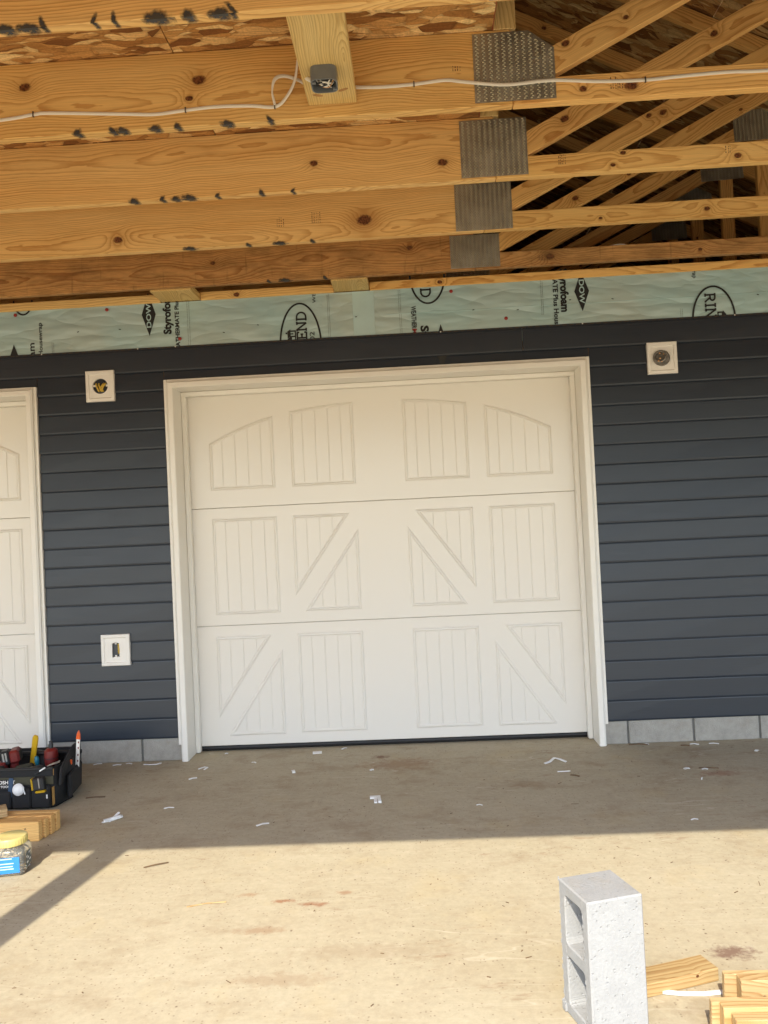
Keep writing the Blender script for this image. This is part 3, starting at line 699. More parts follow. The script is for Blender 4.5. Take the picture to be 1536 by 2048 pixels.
# local x runs away from the viewer
for dx, dy, ang in ((-.045, .50, 20), (.045, .475, -25)):
    mb = MB(); mb.rings([[Vector((.020 * math.cos(a) * q, .0075 * math.sin(a) * q, zz)) for a in [2 * math.pi * i / 14 for i in range(14)]] for q, zz in ((1, 0), (.8, -.0012))])
    build('nail_gouge', mb, 'pine_stain', bl, loc=(dx, dy, -.0193), rot=(0, 0, R(ang)))
bx = thing('electrical_box', 'round grey plastic electrical box with coiled wires, under the pale board', 'electrical box', (-.020, -2.305, 2.866))
def octo(r, cr, z, n=4):
    pts = []
    for q in range(4):
        for i in range(n + 1):
            a = R(90 * q + 90 * i / n); sx = 1 if q in (0, 3) else -1; sy = 1 if q in (0, 1) else -1
            pts.append(Vector(((r - cr) * sx + cr * math.cos(a), (r - cr) * sy + cr * math.sin(a), z)))
    return pts
mb = MB().rings([octo(.043, .022, 0), octo(.043, .022, -.048), octo(.0395, .02, -.048), octo(.0395, .02, -.004)], cap=False); mb.poly(octo(.0395, .02, -.004)); mb.poly(octo(.043, .022, -.0002))
build('box_shell', mb, 'box', bx, smooth=True)
for i, (c, mt) in enumerate((('white', 'cable'), ('black', 'wire_black'), ('bare', 'wire_bare'), ('white', 'cable'), ('black', 'wire_black'), ('white', 'cable'))):
    rr = random.Random(i + 3); pts = [(-.033 + .006 * i, -.01 + rr.uniform(-.015, .015), -.014), (-.02 + rr.uniform(-.01, .01), rr.uniform(-.02, .02), -.038), (.005 + rr.uniform(-.01, .01), rr.uniform(-.02, .022), -.046), (.026 + rr.uniform(-.008, .006), rr.uniform(-.02, .02), -.040), (.03, rr.uniform(-.01, .02), -.018)]
    build('wire', MB().tube(spline(pts), .0026 if mt != 'wire_bare' else .0018, n=6), mt, bx, smooth=True)
for sx in (-1, 1): build('screw_tab', MB().box((-.006, -.005, -.05), (.006, .005, -.045)), 'box', bx, loc=(sx * .032, .022 * sx, 0))
yc = y4 - .019 - .0035
cb = thing('white_cable', 'white flat electrical cable stapled across the truss faces and looping to the grey box', 'cable', (0, yc, 2.88))
A = [(-2.3, 2.90), (-1.6, 2.872), (-1.209, 2.891), (-1.09, 2.903), (-1.026, 2.904), (-.754, 2.882), (-.646, 2.874), (-.538, 2.881), (-.43, 2.886), (-.305, 2.881), (-.216, 2.872)]
up_ = [(-.170, yc - .012, 2.902), (-.138, yc - .03, 2.948), (-.123, yc - .05, 3.010), (-.117, yc - .09, 3.000), (-.104, yc - .13, 2.955), (-.090, yc - .17, 2.880), (-.062, yc - .19, 2.848)]
pts = [(x, yc, z) for x, z in A] + up_
build('cable_run', MB().tube([Vector(p) - Vector((0, yc, 2.88)) for p in spline(pts, 8)], .0066, .0032, 8), 'cable', cb, smooth=True)
Bp = [(-.216, yc - .0075, 2.874), (-.222, yc - .02, 2.915), (-.209, yc - .03, 2.953), (-.176, yc - .022, 2.967), (-.13, yc - .012, 2.955), (-.095, yc - .001, 2.943), (0, yc, 2.93), (.088, yc, 2.920)] + [(x, yc - e, z) for x, z, e in ((.176, 2.916, 0), (.278, 2.918, 0), (.387, 2.924, .001), (.457, 2.912, .003), (.596, 2.892, .004), (.718, 2.896, .004), (.79, 2.895, .003), (.925, 2.883, 0), (1.083, 2.877, 0), (1.217, 2.882, 0), (1.372, 2.885, 0), (1.501, 2.881, 0), (1.9, 2.885, 0), (2.6, 2.88, 0))]
build('cable_run', MB().tube([Vector(p) - Vector((0, yc, 2.88)) for p in spline(Bp, 8)], .0066, .0032, 8), 'cable', cb, smooth=True)
for x, z in ((-1.09, 2.903), (-.538, 2.881), (-.218, 2.873), (.278, 2.918), (1.083, 2.877), (-1.55, 2.873)):
    mb = MB().box((-.002, -.0055, -.0092), (.002, -.0036, .0092)); mb.box((-.002, -.0036, .0068), (.002, .003, .0092)); mb.box((-.002, -.0036, -.0092), (.002, .003, -.0068))
    build('staple', mb, 'staple', cb, loc=(x, 0, z - 2.88))
yl = ty(1) + .1
tag(build('cable_loop', MB().tube(spline([(1.22, yl, 2.90), (1.32, yl, 2.915), (1.41, yl, 2.945), (1.50, yl, 2.955), (1.55, yl, 2.925), (1.555, yl, 2.87)]), .004, n=8), 'cable', smooth=True), 'loose loop of white cable in the dark gap above the right housewrap', 'cable')
tag(build('cable_loop', MB().tube(spline([(-.62, yl, 2.895), (-.52, yl, 2.905), (-.38, yl, 2.912), (-.26, yl, 2.905), (-.2, yl, 2.89)]), .004, n=8), 'cable', smooth=True), 'low slack cable in the dark gap between the two short blocks', 'cable')

# ------------------------------------------------------------------ garage doors
def inset(pts, d):
    P2 = [Vector(p) for p in pts]; n = len(P2); out = []
    for i in range(n):
        a, b, c = P2[i - 1], P2[i], P2[(i + 1) % n]; e1 = (b - a).normalized(); e2 = (c - b).normalized()
        n1 = Vector((-e1.y, e1.x)); n2 = Vector((-e2.y, e2.x)); bis = (n1 + n2); L = bis.length
        if L < 1e-6: out.append(b + n1 * d); continue
        bis /= L; out.append(b + bis * (d / max(.25, bis.dot(n1))))
    return out
def clipx(pts, x0, x1):
    def half(P2, x, s):
        o = []
        for i in range(len(P2)):
            a, b = P2[i], P2[(i + 1) % len(P2)]; ia, ib = (a[0] - x) * s >= 0, (b[0] - x) * s >= 0
            if ia: o.append(a)
            if ia != ib: t = (x - a[0]) / (b[0] - a[0]); o.append((x, a[1] + (b[1] - a[1]) * t))
        return o
    q = half(list(pts), x0, 1)
    return half(q, x1, -1) if len(q) > 2 else []
def panel_mesh(pts, planks):
    """Stamped panel: a raised bead round the edge, boards with V grooves inside. pts (x,z) anticlockwise seen from the front."""
    mb = MB(); rs = [(0, 0.), (.008, -.0062), (.013, -.0072), (.021, -.0010), (.024, -.0010)]
    L = [[Vector((p[0], y, p[1])) for p in inset(pts, d)] for d, y in rs]
    mb.rings(L, cap=False)
    inner = [(p[0], p[1]) for p in inset(pts, .0235)]
    xa = min(p[0] for p in pts) + .0235; xb = max(p[0] for p in pts) - .0235
    ed = [x for x in planks if xa + .01 < x < xb - .01]; ed = [xa - .01] + ed + [xb + .01]
    for i in range(len(ed) - 1):
        q = clipx(inner, ed[i] + .0006, ed[i + 1] - .0006)
        if len(q) < 3: continue
        q2 = clipx(inner, ed[i] + .0042, ed[i + 1] - .0042)
        top = []
        for p in q: top.append((min(max(p[0], ed[i] + .0034), ed[i + 1] - .0034), p[1]))
        n = len(q); mb.add([(p[0], .0, p[1]) for p in q] + [(p[0], -.0024, p[1]) for p in top], [tuple(range(n, 2 * n))] + [(a, (a + 1) % n, n + (a + 1) % n, n + a) for a in range(n)])
    return mb
def mir(pts): return [(-p[0], p[1]) for p in pts][::-1]
def arch(xa, za, xm, zm, xb, zb2, n=8):
    out = []
    for i in range(n + 1):
        t = i / n; x = xa + (xb - xa) * t
        z = za * (x - xm) * (x - xb) / ((xa - xm) * (xa - xb)) + zm * (x - xa) * (x - xb) / ((xm - xa) * (xm - xb)) + zb2 * (x - xa) * (x - xm) / ((xb - xa) * (xb - xm)); out.append((x, z))
    return out
O0, O1, I0, I1 = .667, 1.081, .155, .562
po = [O0 + (O1 - O0) * i / 5 for i in range(1, 5)]; pi_ = [I0 + (I1 - I0) * i / 5 for i in range(1, 5)]
SECT = [  # z0, z1, panels of the right half
    (1.5345, 2.262, [([(O0, 1.645), (O1, 1.645)] + arch(O1, 1.944, .875, 2.040, O0, 2.104), po), ([(I0, 1.645), (I1, 1.645)] + arch(I1, 2.124, .36, 2.152, I0, 2.166), pi_)]),
    (.7895, 1.5325, [([(O0, .856), (O1, .856), (O1, 1.465), (O0, 1.465)], po), ([(.206, 1.465), (.570, .955), (.570, 1.465)], pi_), ([(I0, .857), (.512, .857), (I0, 1.365)], pi_)]),
    (.0340, .7875, [([(I0, .098), (I1 + .008, .098), (I1 + .008, .721), (I0, .721)], pi_), ([(.735, .720), (1.088, .206), (1.088, .720)], po), ([(O0, .094), (1.030, .094), (O0, .630)], po)])]
def make_door():
    t = thing('garage_door', 'white carriage-style garage door with crossed diagonal panels, seen whole', 'garage door', (0, 0, 0), 'white garage doors')
    yd = .172
    for z0, z1, pans in SECT:
        zc = (z0 + z1) / 2
        sct = build('door_section', MB().box((-1.219, 0, z0 - zc), (1.219, .045, z1 - zc)), 'door', t, loc=(0, yd, zc), bevel=.003)
        for pts, pl in pans:
            for sg in (1, -1):
                q = pts if sg == 1 else mir(pts); q = [(p[0], p[1] - zc) for p in q]
                build('stamped_panel', panel_mesh(q, sorted(sg * x for x in pl)), 'door', sct, loc=(0, -.0004, 0), recalc=False)
    build('bottom_seal', MB().tube([(-1.215, yd + .024, .0175), (1.215, yd + .024, .0175)], .018, .02, 10), 'rubber', t)
    # casing: brickmould with a stepped face, J channel outside it, jamb and stop inside
    xi, xo = 1.2365, 1.2765; zi, zo = 2.2765, 2.3115
    prof = [(0, -.001), (0, -.040), (.004, -.0435), (.030, -.0435), (.034, -.040), (.040, -.036), (.040, -.001)]      # across the width from inside out
    for sg in (1, -1):
        mb = MB(); mb.rings([[Vector((sg * (xi + d), y, 0.002 if z == 0 else zi + d)) for d, y in prof] for z in (0, 1)])
        build('casing', mb, 'trim', t)
        mb = MB(); mb.box((sg * xi if sg < 0 else xi, 0, .002), ((xi + .02) * sg, .215, zi + .001)) if sg > 0 else mb.box(((xi + .02) * sg, 0, .002), (sg * xi, .215, zi + .001))
        build('jamb', mb, 'trim', t)
        mb = MB(); a, b = sorted((sg * (xi - .001), sg * (xi - .030))); mb.box((a, .128, .004), (b, .166, zi - .03)); build('door_stop', mb, 'trim', t, bevel=.003)
        zb = .100 if sg < 0 else .128
        mb = MB(); a, b = sorted((sg * (xo + .001), sg * 1.2965)); mb.box((a, -.0235, zb), (b, -.0012, 2.331)); a, b = sorted((sg * (xo + .0012), sg * (xo + .005))); mb.box((a, -.030, zb), (b, -.0238, 2.318))
        build('j_channel', mb, 'trim', t, bevel=.0015)
    d2 = prof
    mb = MB(); mb.rings([[Vector((sg * (xi + d), y, zi + d)) for d, y in prof] for sg in (-1, 1)]); build('casing', mb, 'trim', t)
    build('jamb', MB().box((-xi, 0, zi), (xi, .215, zi + .02)), 'trim', t)
    build('door_stop', MB().box((-xi, .128, zi - .030), (xi, .166, zi - .001)), 'trim', t, bevel=.003)
    mb = MB().box((-1.2755, -.0235, zo + .006), (1.2755, -.0012, 2.331)); mb.box((-1.27, -.030, zo + .0062), (1.27, -.0238, zo + .010)); build('j_channel', mb, 'trim', t, bevel=.0015)
    return t
door = make_door()
d2 = copy_tree(door); d2.location = (DOORC[1], 0, 0); d2['label'] = 'white garage door cut by the left edge of the photo, behind the tool bag'

# ------------------------------------------------------------------ siding mounting blocks
def mblock(x, z, label, kind):
    t = thing('mounting_block', label, 'mounting block', (x, -.016, z), 'white mounting blocks on the siding')
    w2, h2 = .0885, .0955
    hole = []; n = 24
    if kind == 'slot': hole = [(-.0225, -.046), (-.012, -.043), (.0, -.040), (.012, -.041), (.0235, -.044), (.0235, -.024), (.0235, 0), (.0230, .024), (.0225, .040), (.012, .044), (.0, .046), (-.012, .043), (-.0225, .040), (-.0225, .024), (-.0225, 0), (-.0225, -.024)]
    else: hole = [(.0475 * math.cos(2 * math.pi * i / n), .0475 * math.sin(2 * math.pi * i / n)) for i in range(n)]
    mb = MB()
    rect = lambda a, b, y: [Vector((-a, y, -b)), Vector((a, y, -b)), Vector((a, y, b)), Vector((-a, y, b))]
    mb.rings([rect(w2, h2, .012), rect(w2, h2, -.010), rect(w2 - .003, h2 - .003, -.013), rect(w2 - .019, h2 - .019, -.013), rect(w2 - .021, h2 - .023, -.007), rect(w2 - .0255, h2 - .0285, -.0065)], cap=False)
    # ring from the inner rectangle to the hole: match by angle
    a, b = w2 - .0255, h2 - .0285; per = []
    for p in hole:
        k = max(abs(p[0]) / a, abs(p[1]) / b); per.append((p[0] / k, p[1] / k))
    corners = [(-a, -b), (a, -b), (a, b), (-a, b)]
    hv = [Vector((p[0], -.0065, p[1])) for p in hole]; pv = [Vector((p[0], -.0065, p[1])) for p in per]; hb = [Vector((p[0], .03, p[1])) for p in hole]
    nn = len(hole)
    bm = bmesh.new(); 
    mb.rings([pv, hv, hb], cap=False)
    for c in corners:      # corner triangles left by the projection
        best = None
        for i in range(nn):
            p, q = per[i], per[(i + 1) % nn]
            onx = lambda s: abs(abs(s[0]) - a) < 1e-6
            if onx(p) != onx(q) and (p[0] + q[0]) * c[0] > 0 and (p[1] + q[1]) * c[1] > 0: best = (p, q)
        if best: mb.poly([(best[0][0], -.0065, best[0][1]), (c[0], -.0065, c[1]), (best[1][0], -.0065, best[1][1])])
    bm.free()
    build('block_frame', mb, 'white', t)
    if kind == 'slot':
        build('device_box', MB().box((-.026, .028, -.05), (.026, .034, .05)), 'dark', t)
        build('wire', MB().tube(spline([(.012, .02, -.030), (.018, -.004, -.014), (.019, -.006, .008), (.013, .01, .034)]), .0055, n=8), 'wire_yellow', t, smooth=True)
        for z2 in (.038, -.036): build('screw_tab', MB().box((-.005, -.004, -.004), (.005, .02, .004)), 'white', t, loc=(0, 0, z2))
    elif kind == 'round':
        build('device_box', MB().lathe([(.001, -.034), (.049, -.034), (.049, -.029), (.001, -.029)], (0, 0, 0), 20, ax='y'), 'dark', t)
        for i, (xa, xb) in enumerate(((-.030, -.016), (-.012, .002), (.018, .0), (.03, .012))):
            build('wire', MB().tube(spline([(xa, .025, .022), (xa * .9, .0, .012), (xb, -.004, -.018), (xb + .006, .012, -.035)]), .0052, n=8), 'wire_yellow', t, smooth=True)
        for sx in (-1, 1): build('screw_tab', MB().box((-.008, .002, -.006), (.008, .012, .006)), 'cable', t, loc=(sx * .040, 0, .004))
    else:
        mb = MB().lathe([(.046, -.028), (.045, .006), (.040, .022), (.032, .026), (.028, .024), (.024, .012), (.01, .012)], (-.004, 0, -.004), 20, ax='y')
        mb.v = [(v[0], v[1] - .020, v[2]) for v in mb.v]; o = build('socket_body', mb, 'socket', t, smooth=True); o.rotation_euler = (R(-12), 0, R(-24))
        for i, (sx, sz) in enumerate(((-.018, -.018), (.002, -.022), (-.008, -.002), (.018, .024), (-.006, .03))):
            build('screw', MB().lathe([(.001, 0), (.0055, .0), (.005, .004), (.001, .0045)], (0, 0, 0), 8, ax='y'), 'wire_bare', t, loc=(sx - .016, -.045 if sz < .0 else -.034, sz - .006))
    return t
mblock(-1.691, 2.314, 'white mounting block with a round hole full of yellow wires, left of the whole door', 'round')
mblock(1.730, 2.297, 'white mounting block with a tilted grey metal socket, right of the garage door', 'socket')
mblock(-1.662, .691, 'low white mounting block with a narrow rectangular slot, between the two garage doors', 'slot')

# ------------------------------------------------------------------ concrete block standing on end
def cblock():
    Ht = .363
    c = [Vector((.555, -2.632)), Vector((.712, -2.590)), Vector((.766, -2.748)), Vector((.606, -2.800))]
    ctr = sum(c, Vector((0, 0))) / 4
    ux = ((c[2] - c[3]) + (c[1] - c[0])).normalized(); wx = .1625; wy = .1645
    t = thing('concrete_block', 'light grey two-hole concrete block standing on end in the sun', 'concrete block', (ctr.x, ctr.y, 0), rot=(0, 0, math.atan2(ux.y, ux.x)))
    # local: x across (cells run along x), y depth, z up
    mb = MB(); hx, hy = wx / 2, wy / 2
    cells = [(.030, .168), (.195, .333)]; cw = .052          # z ranges, half width in y
    seg = 10
    def cell_ring(x, z0, z1, ww, r=.016):
        pts = []
        zc, hz = (z0 + z1) / 2, (z1 - z0) / 2; rr = random.Random(int(z0 * 1e4) + (1 if x > 0 else 0))
        for q, (sy, sz) in enumerate(((1, 1), (-1, 1), (-1, -1), (1, -1))):
            for i in range(seg):
                a = R(90 * q + 90 * i / (seg - 1)); j = rr.uniform(-.0016, .0016)
                pts.append(Vector((x, sy * (ww - r) + (r + j) * math.cos(a), zc + sz * (hz - r) + (r + j) * math.sin(a))))
        return pts
    taper = .006
    L = []
    for z0, z1 in cells:
        a = cell_ring(-hx, z0, z1, cw); a2 = cell_ring(-hx + .004, z0 + .002, z1 - .002, cw - .002); b = cell_ring(hx, z0 + taper, z1 - taper, cw - taper)
        mb.rings([a, a2, b], cap=False); L.append((a, b))
    bm = bmesh.new()
    for side, x in ((0, -hx), (1, hx)):
        o = [Vector((x, -hy, 0)), Vector((x, hy, 0)), Vector((x, hy, Ht)), Vector((x, -hy, Ht))]
        loops = [o] + [L[k][side] for k in (0, 1)]
        es = []
        for lp in loops:
            vs = [bm.verts.new(p) for p in lp]; es += [bm.edges.new((vs[i], vs[(i + 1) % len(vs)])) for i in range(len(vs))]
        bmesh.ops.triangle_fill(bm, use_beauty=True, use_dissolve=False, edges=es)
    bm.verts.index_update()
    mb.add([v.co.copy() for v in bm.verts], [tuple(v.index for v in f.verts) for f in bm.faces]); bm.free()
    mb.add([(-hx, -hy, 0), (hx, -hy, 0), (hx, -hy, Ht), (-hx, -hy, Ht), (-hx, hy, 0), (hx, hy, 0), (hx, hy, Ht), (-hx, hy, Ht)], [(0, 1, 2, 3), (5, 4, 7, 6), (3, 2, 6, 7), (0, 4, 5, 1)])
    o = build('block_body', mb, 'block', t)
    bm = bmesh.new(); bm.from_mesh(o.data); bmesh.ops.remove_doubles(bm, verts=bm.verts, dist=.0004)
    es = [e for e in bm.edges if len(e.link_faces) == 2 and e.calc_face_angle(0) > R(60) and all(abs(abs(v.co.y) - hy) < 1e-4 for v in e.verts)]
    bmesh.ops.bevel(bm, geom=es, offset=.004, segments=1, affect='EDGES')
    bmesh.ops.recalc_face_normals(bm, faces=bm.faces)
    bm.to_mesh(o.data); bm.free()
    # crumbs of mortar on the edge of the open face
    rr = random.Random(4); cr = MB()
    for i in range(60):
        z = rr.uniform(0, Ht); yy = rr.choice((hy - rr.uniform(0, .003), cw + rr.uniform(0, .003), -cw - rr.uniform(0, .002))); q = rr.uniform(.0008, .0022)
        cr.box((-hx - q * .4, yy - q, z - q * rr.uniform(1, 4)), (-hx + q, yy + q, z + q * rr.uniform(1, 4)))
    for i in range(9):
        q = rr.uniform(.004, .008); cr.box((-hx - q * .8, hy - rr.uniform(-.004, .02), rr.uniform(0, .012)), (-hx + .004, hy - .0, rr.uniform(.012, .03)))
    build('edge_crumb', cr, 'block', o, stuff=True, bevel=.0008)
    return t
cblock()

# ------------------------------------------------------------------ lumber offcuts
def offcut(label, x0, y0, x1, y1, z0, h, th, mat='pine_cut', tilt=0., grp=None, name='wood_offcut'):
    a, b = Vector((x0, y0, 0)), Vector((x1, y1, 0)); L = (b - a).length
    o = build(name, MB().box((0, -th / 2, 0), (L, th / 2, h)), mat, None, loc=(x0, y0, z0), rot=(tilt, 0, math.atan2(y1 - y0, x1 - x0)), bevel=.0018)
    for i in range(1): o['knot%d' % i] = [rng.uniform(.1, .9) * L, rng.uniform(.2, .8) * h, .004]
    return tag(o, label, 'board', grp)
offcut('short board lying flat just right of the concrete block', 1.012, -2.482, .772, -2.563, .001, .038, .080)
offcut('rearmost board on edge at the lower right, its end farthest back', .998, -2.626, 1.60, -2.640, .001, .088, .019, tilt=R(5))
offcut('board on edge with an orange stain, just in front of the rearmost one', 1.030, -2.660, 1.62, -2.668, .001, .088, .036)
offcut('thin board on edge behind the lowest two at the lower right corner', .918, -2.752, 1.60, -2.760, .001, .089, .019, tilt=R(6))
offcut('middle board on edge in the front lumber pile, lower right corner', .938, -2.783, 1.60, -2.790, .001, .088, .034)
offcut('lowest board of the lumber pile in the bottom right corner', .955, -2.822, 1.60, -2.828, .001, .080, .036)
def strip(name, label, pts, wdt, th=.004, grp=None, cat='scrap', mat='scrap'):
    P2 = [Vector((p[0], p[1])) for p in pts]; c = sum(P2, Vector((0, 0))) / len(P2); rs = []
    for i, p in enumerate(P2):
        t = (P2[min(i + 1, len(P2) - 1)] - P2[max(i - 1, 0)]).normalized(); n2 = Vector((-t.y, t.x)) * wdt / 2; z = .0008 + (pts[i][2] if len(pts[i]) > 2 else 0)
        a, b = p - c + n2, p - c - n2
        rs.append([Vector((a.x, a.y, z)), Vector((b.x, b.y, z)), Vector((b.x, b.y, z + th)), Vector((a.x, a.y, z + th))])
    return tag(build(name, MB().rings(rs), mat, None, loc=(c.x, c.y, 0)), label, cat, grp)
strip('white_strip', 'long thin white trim strip on the sunlit slab beside the boards', [(.845, -2.578, .004), (.90, -2.585, .001), (.96, -2.586, 0), (1.022, -2.580, .001)], .013, .006, cat='trim strip')
# boards by the tool bag
for i, (ye, xe, lab) in enumerate(((-1.238, -1.583, 'front board of the short stack beside the tool bag'), (-1.196, -1.572, 'second board from the front of the stack beside the tool bag'), (-1.155, -1.562, 'third board from the front of the stack beside the tool bag'), (-1.112, -1.556, 'back board of the short stack, against the tool bag'))):
    offcut(lab, xe, ye, xe - .62 - .03 * i, ye + .004 * i, .001, .089 - (.006 if i == 1 else 0), .0375, 'pine_web')
o = offcut('loose piece of board lying on top of the stack by the tool bag', -1.79, -1.14, -2.02, -1.28, .0915, .036, .086, 'pine_cut')

# ------------------------------------------------------------------ tool bag and tools
bag = thing('tool_bag', 'open black canvas tool bag full of tools, left by the wall', 'tool bag', (-2.02, -.60, 0))
def bagring(z, x0, x1f, x1b, y0, y1, r=.03, n=5):
    pts = []
    pts.append(Vector((x1f + .024 + 2.02, -.63 + .60, z)))
    for q, (cx, cy) in enumerate(((x1b, y1), (x0, y1), (x0, y0), (x1f, y0))):
        sx = 1 if q in (0, 3) else -1; sy = 1 if q in (0, 1) else -1
        for i in range(n):
            a = R(90 * q + 90 * i / (n - 1)); pts.append(Vector((cx - sx * r + r * math.cos(a) + 2.02, cy - sy * r + r * math.sin(a) + .60, z)))
    return pts
mb = MB(); mb.rings([bagring(.001, -2.40, -1.725, -1.80, -.795, -.42), bagring(.03, -2.42, -1.71, -1.785, -.805, -.40), bagring(.09, -2.43, -1.698, -1.765, -.81, -.385), bagring(.15, -2.43, -1.70, -1.765, -.812, -.385), bagring(.205, -2.43, -1.71, -1.775, -.808, -.39),
                       bagring(.210, -2.42, -1.716, -1.782, -.803, -.395), bagring(.205, -2.41, -1.726, -1.79, -.795, -.402), bagring(.08, -2.40, -1.732, -1.80, -.79, -.41)], cap=False); mb.poly(bagring(.08, -2.40, -1.732, -1.80, -.79, -.41)); mb.poly(bagring(.001, -2.40, -1.715, -1.79, -.795, -.42))
build('bag_body', mb, 'canvas', bag, smooth=True)
def bb(name, mat, a, b, bev=.004, rot=None):
    c = [(a[i] + b[i]) / 2 for i in range(3)]
    return build(name, MB().box([a[i] - c[i] for i in range(3)], [b[i] - c[i] for i in range(3)]), mat, bag, loc=(c[0] + 2.02, c[1] + .6, c[2]), bevel=bev, rot=rot)
# raised end panel
mb = MB().prism([(0, -.19, .12), (0, .20, .12), (0, .19, .195), (0, .10, .262), (0, .06, .262), (0, -.17, .205)], (.012, 0, 0)); build('end_panel', mb, 'canvas', bag, loc=(.298, -.03, 0), rot=(0, R(3), R(9)), bevel=.003)
build('end_pocket', MB().prism([(0, -.12, .03), (0, .10, .03), (0, .11, .165), (0, -.13, .15)], (.022, 0, 0)), 'canvas', bag, loc=(.322, -.02, 0), rot=(0, R(2), R(9)), bevel=.009)
bb('webbing_band', 'olive', (-2.36, -.8165, .128), (-1.712, -.8118, .168), .001); bb('name_band', 'canvas', (-2.40, -.8205, .108), (-1.935, -.8170, .158), .001)
bb('front_pocket', 'canvas', (-1.925, -.835, .012), (-1.825, -.810, .115), .008); bb('front_pocket', 'canvas', (-1.822, -.836, .012), (-1.724, -.810, .125), .008); bb('front_pocket', 'canvas', (-2.08, -.835, .012), (-1.93, -.810, .10), .008)
bb('rim_binding', 'rubber', (-2.42, -.8165, .200), (-1.712, -.802, .214), .003)
for z0, z1 in ((.025, .118), (.172, .205)): bb('zip_tape', 'zip', (-1.7105, -.8185 if z0 > .1 else -.8385, z0), (-1.7085, -.8130, z1), .001)
bb('pocket_tag', 'white', (-1.742, -.8385, .062), (-1.735, -.8362, .082), .0005)
bb('blue_strap', 'blue', (-1.945, -.8245, .070), (-1.922, -.8208, .168), .001, rot=(0, R(6), 0))
text('NDSHIFT', .105, .018, 'white', bag, Matrix.Translation((.005, -.2208, .1365)) @ Matrix.Rotation(R(90), 4, 'X'), .02)
text('DA TOOL', .075, .011, 'white', bag, Matrix.Translation((.005, -.2208, .118)) @ Matrix.Rotation(R(90), 4, 'X'), .02)
for (x, y, z, a, b_, c, mt, rz) in ((-2.30, -.62, .12, .10, .05, .10, 'black_tool', 12), (-2.16, -.50, .12, .08, .06, .11, 'canvas_in', -20), (-1.93, -.66, .10, .09, .05, .09, 'olive', 8), (-1.93, -.47, .11, .12, .03, .10, 'black_tool', -6), (-1.78, -.48, .11, .05, .06, .10, 'canvas_in', 14), (-1.85, -.70, .10, .07, .04, .09, 'black_tool', 25), (-2.06, -.70, .11, .08, .04, .085, 'black_tool', -12)):
    build('tool_pouch', MB().box((-a / 2, -b_ / 2, 0), (a / 2, b_ / 2, c)), mt, bag, loc=(x + 2.02, y + .6, z), rot=(R(rng.uniform(-9, 9)), R(rng.uniform(-9, 9)), R(rz)), bevel=.009)
# handle tube across the bag
build('carry_bar', MB().tube([(-.36, .10, .205), (.32, .11, .205)], .012, n=10), 'rubber', bag, smooth=True)
def tool(name, label, cat, loc, rot=(0, 0, 0)): return thing(name, label, cat, loc, None, rot)
t = tool('pry_bar', 'flat yellow handle sticking up out of the tool bag', 'tool', (-1.975, -.52, .10), (R(8), R(13), 0))
mb = MB().prism([(-.013, 0, 0), (.013, 0, 0), (.016, 0, .205), (.011, 0, .222), (-.010, 0, .222), (-.016, 0, .210)], (0, .012, 0)); build('handle', mb, 'yellow', t, bevel=.003)
t = tool('impact_driver', 'red and black cordless driver at the left of the tool bag', 'power tool', (-2.03, -.60, .16), (0, R(-8), R(18)))
build('motor_housing', MB().box((-.004, -.05, .028), (.048, .05, .098)), 'red_tool', t, bevel=.011); build('side_plate', MB().box((.0485, -.036, .036), (.052, .036, .088)), 'black_tool', t, bevel=.002)
build('front_cap', MB().box((-.045, -.05, .028), (.0, .02, .105)), 'black_tool', t, bevel=.008); build('battery', MB().box((-.065, -.07, -.01), (-.022, .0, .052)), 'red_tool', t, bevel=.006); build('vent_grille', MB().box((-.034, -.0525, .05), (-.026, -.05, .095)).box((-.02, -.0525, .05), (-.012, -.05, .095)), 'steel', t)
build('grip', MB().box((-.01, -.03, -.06), (.03, .01, .05)), 'red_tool', t, bevel=.008)
t = tool('cordless_drill', 'red drill with a metal chuck pointing up, right side of the tool bag', 'power tool', (-1.828, -.58, .155))
build('motor_housing', MB().lathe([(.02, 0), (.034, .01), (.037, .05), (.034, .085), (.02, .098)], (0, 0, 0), 18), 'red_tool', t, smooth=True); build('chuck', MB().lathe([(.012, .098), (.012, .118), (.009, .122), (.009, .135)], (0, 0, 0), 12), 'black_tool', t, smooth=True)
build('trim_ring', MB().lathe([(.0375, .044), (.0385, .046), (.0375, .048)], (0, 0, 0), 18), 'black_tool', t)
t = tool('screwdriver', 'teal screwdriver handle standing in the middle of the tool bag', 'tool', (-1.893, -.60, .12), (0, R(-4), 0)); build('handle', MB().lathe([(.008, 0), (.012, .02), (.010, .045), (.013, .07), (.012, .09), (.006, .097)], (0, 0, 0), 12), 'teal', t, smooth=True)
t = tool('utility_saw', 'upright saw blade with an orange tip at the right end of the tool bag', 'tool', (-1.688, -.585, .145), (0, R(5), R(-12)))
build('blade', MB().prism([(-.010, 0, 0), (.012, 0, 0), (.012, 0, .165), (-.008, 0, .165)], (0, .006, 0)), 'white', t, bevel=.001); build('blade_edge', MB().prism([(-.0135, -.001, .01), (-.0105, -.001, .01), (-.0085, -.001, .165), (-.0115, -.001, .165)], (0, .008, 0)), 'black_tool', t)
build('tip_cover', MB().prism([(-.0125, -.002, .150), (.0145, -.002, .150), (.011, -.002, .180), (.003, -.002, .200), (-.006, -.002, .182)], (0, .010, 0)), 'orange', t, bevel=.002)
for z in (.03, .062, .10, .13): build('blade_mark', MB().box((0, -.0012, 0), (.007, -.0004, .010)), 'red_tool', t, loc=(.002, 0, z))
t = tool('marking_crayon', 'small orange marker pair in the right end pocket of the tool bag', 'marker', (-1.702, -.655, .150)); 
for dx in (0, .013): build('stick', MB().lathe([(.004, 0), (.004, .04), (.002, .046)], (dx, 0, 0), 8), 'orange' if dx == 0 else 'wire_yellow', t)
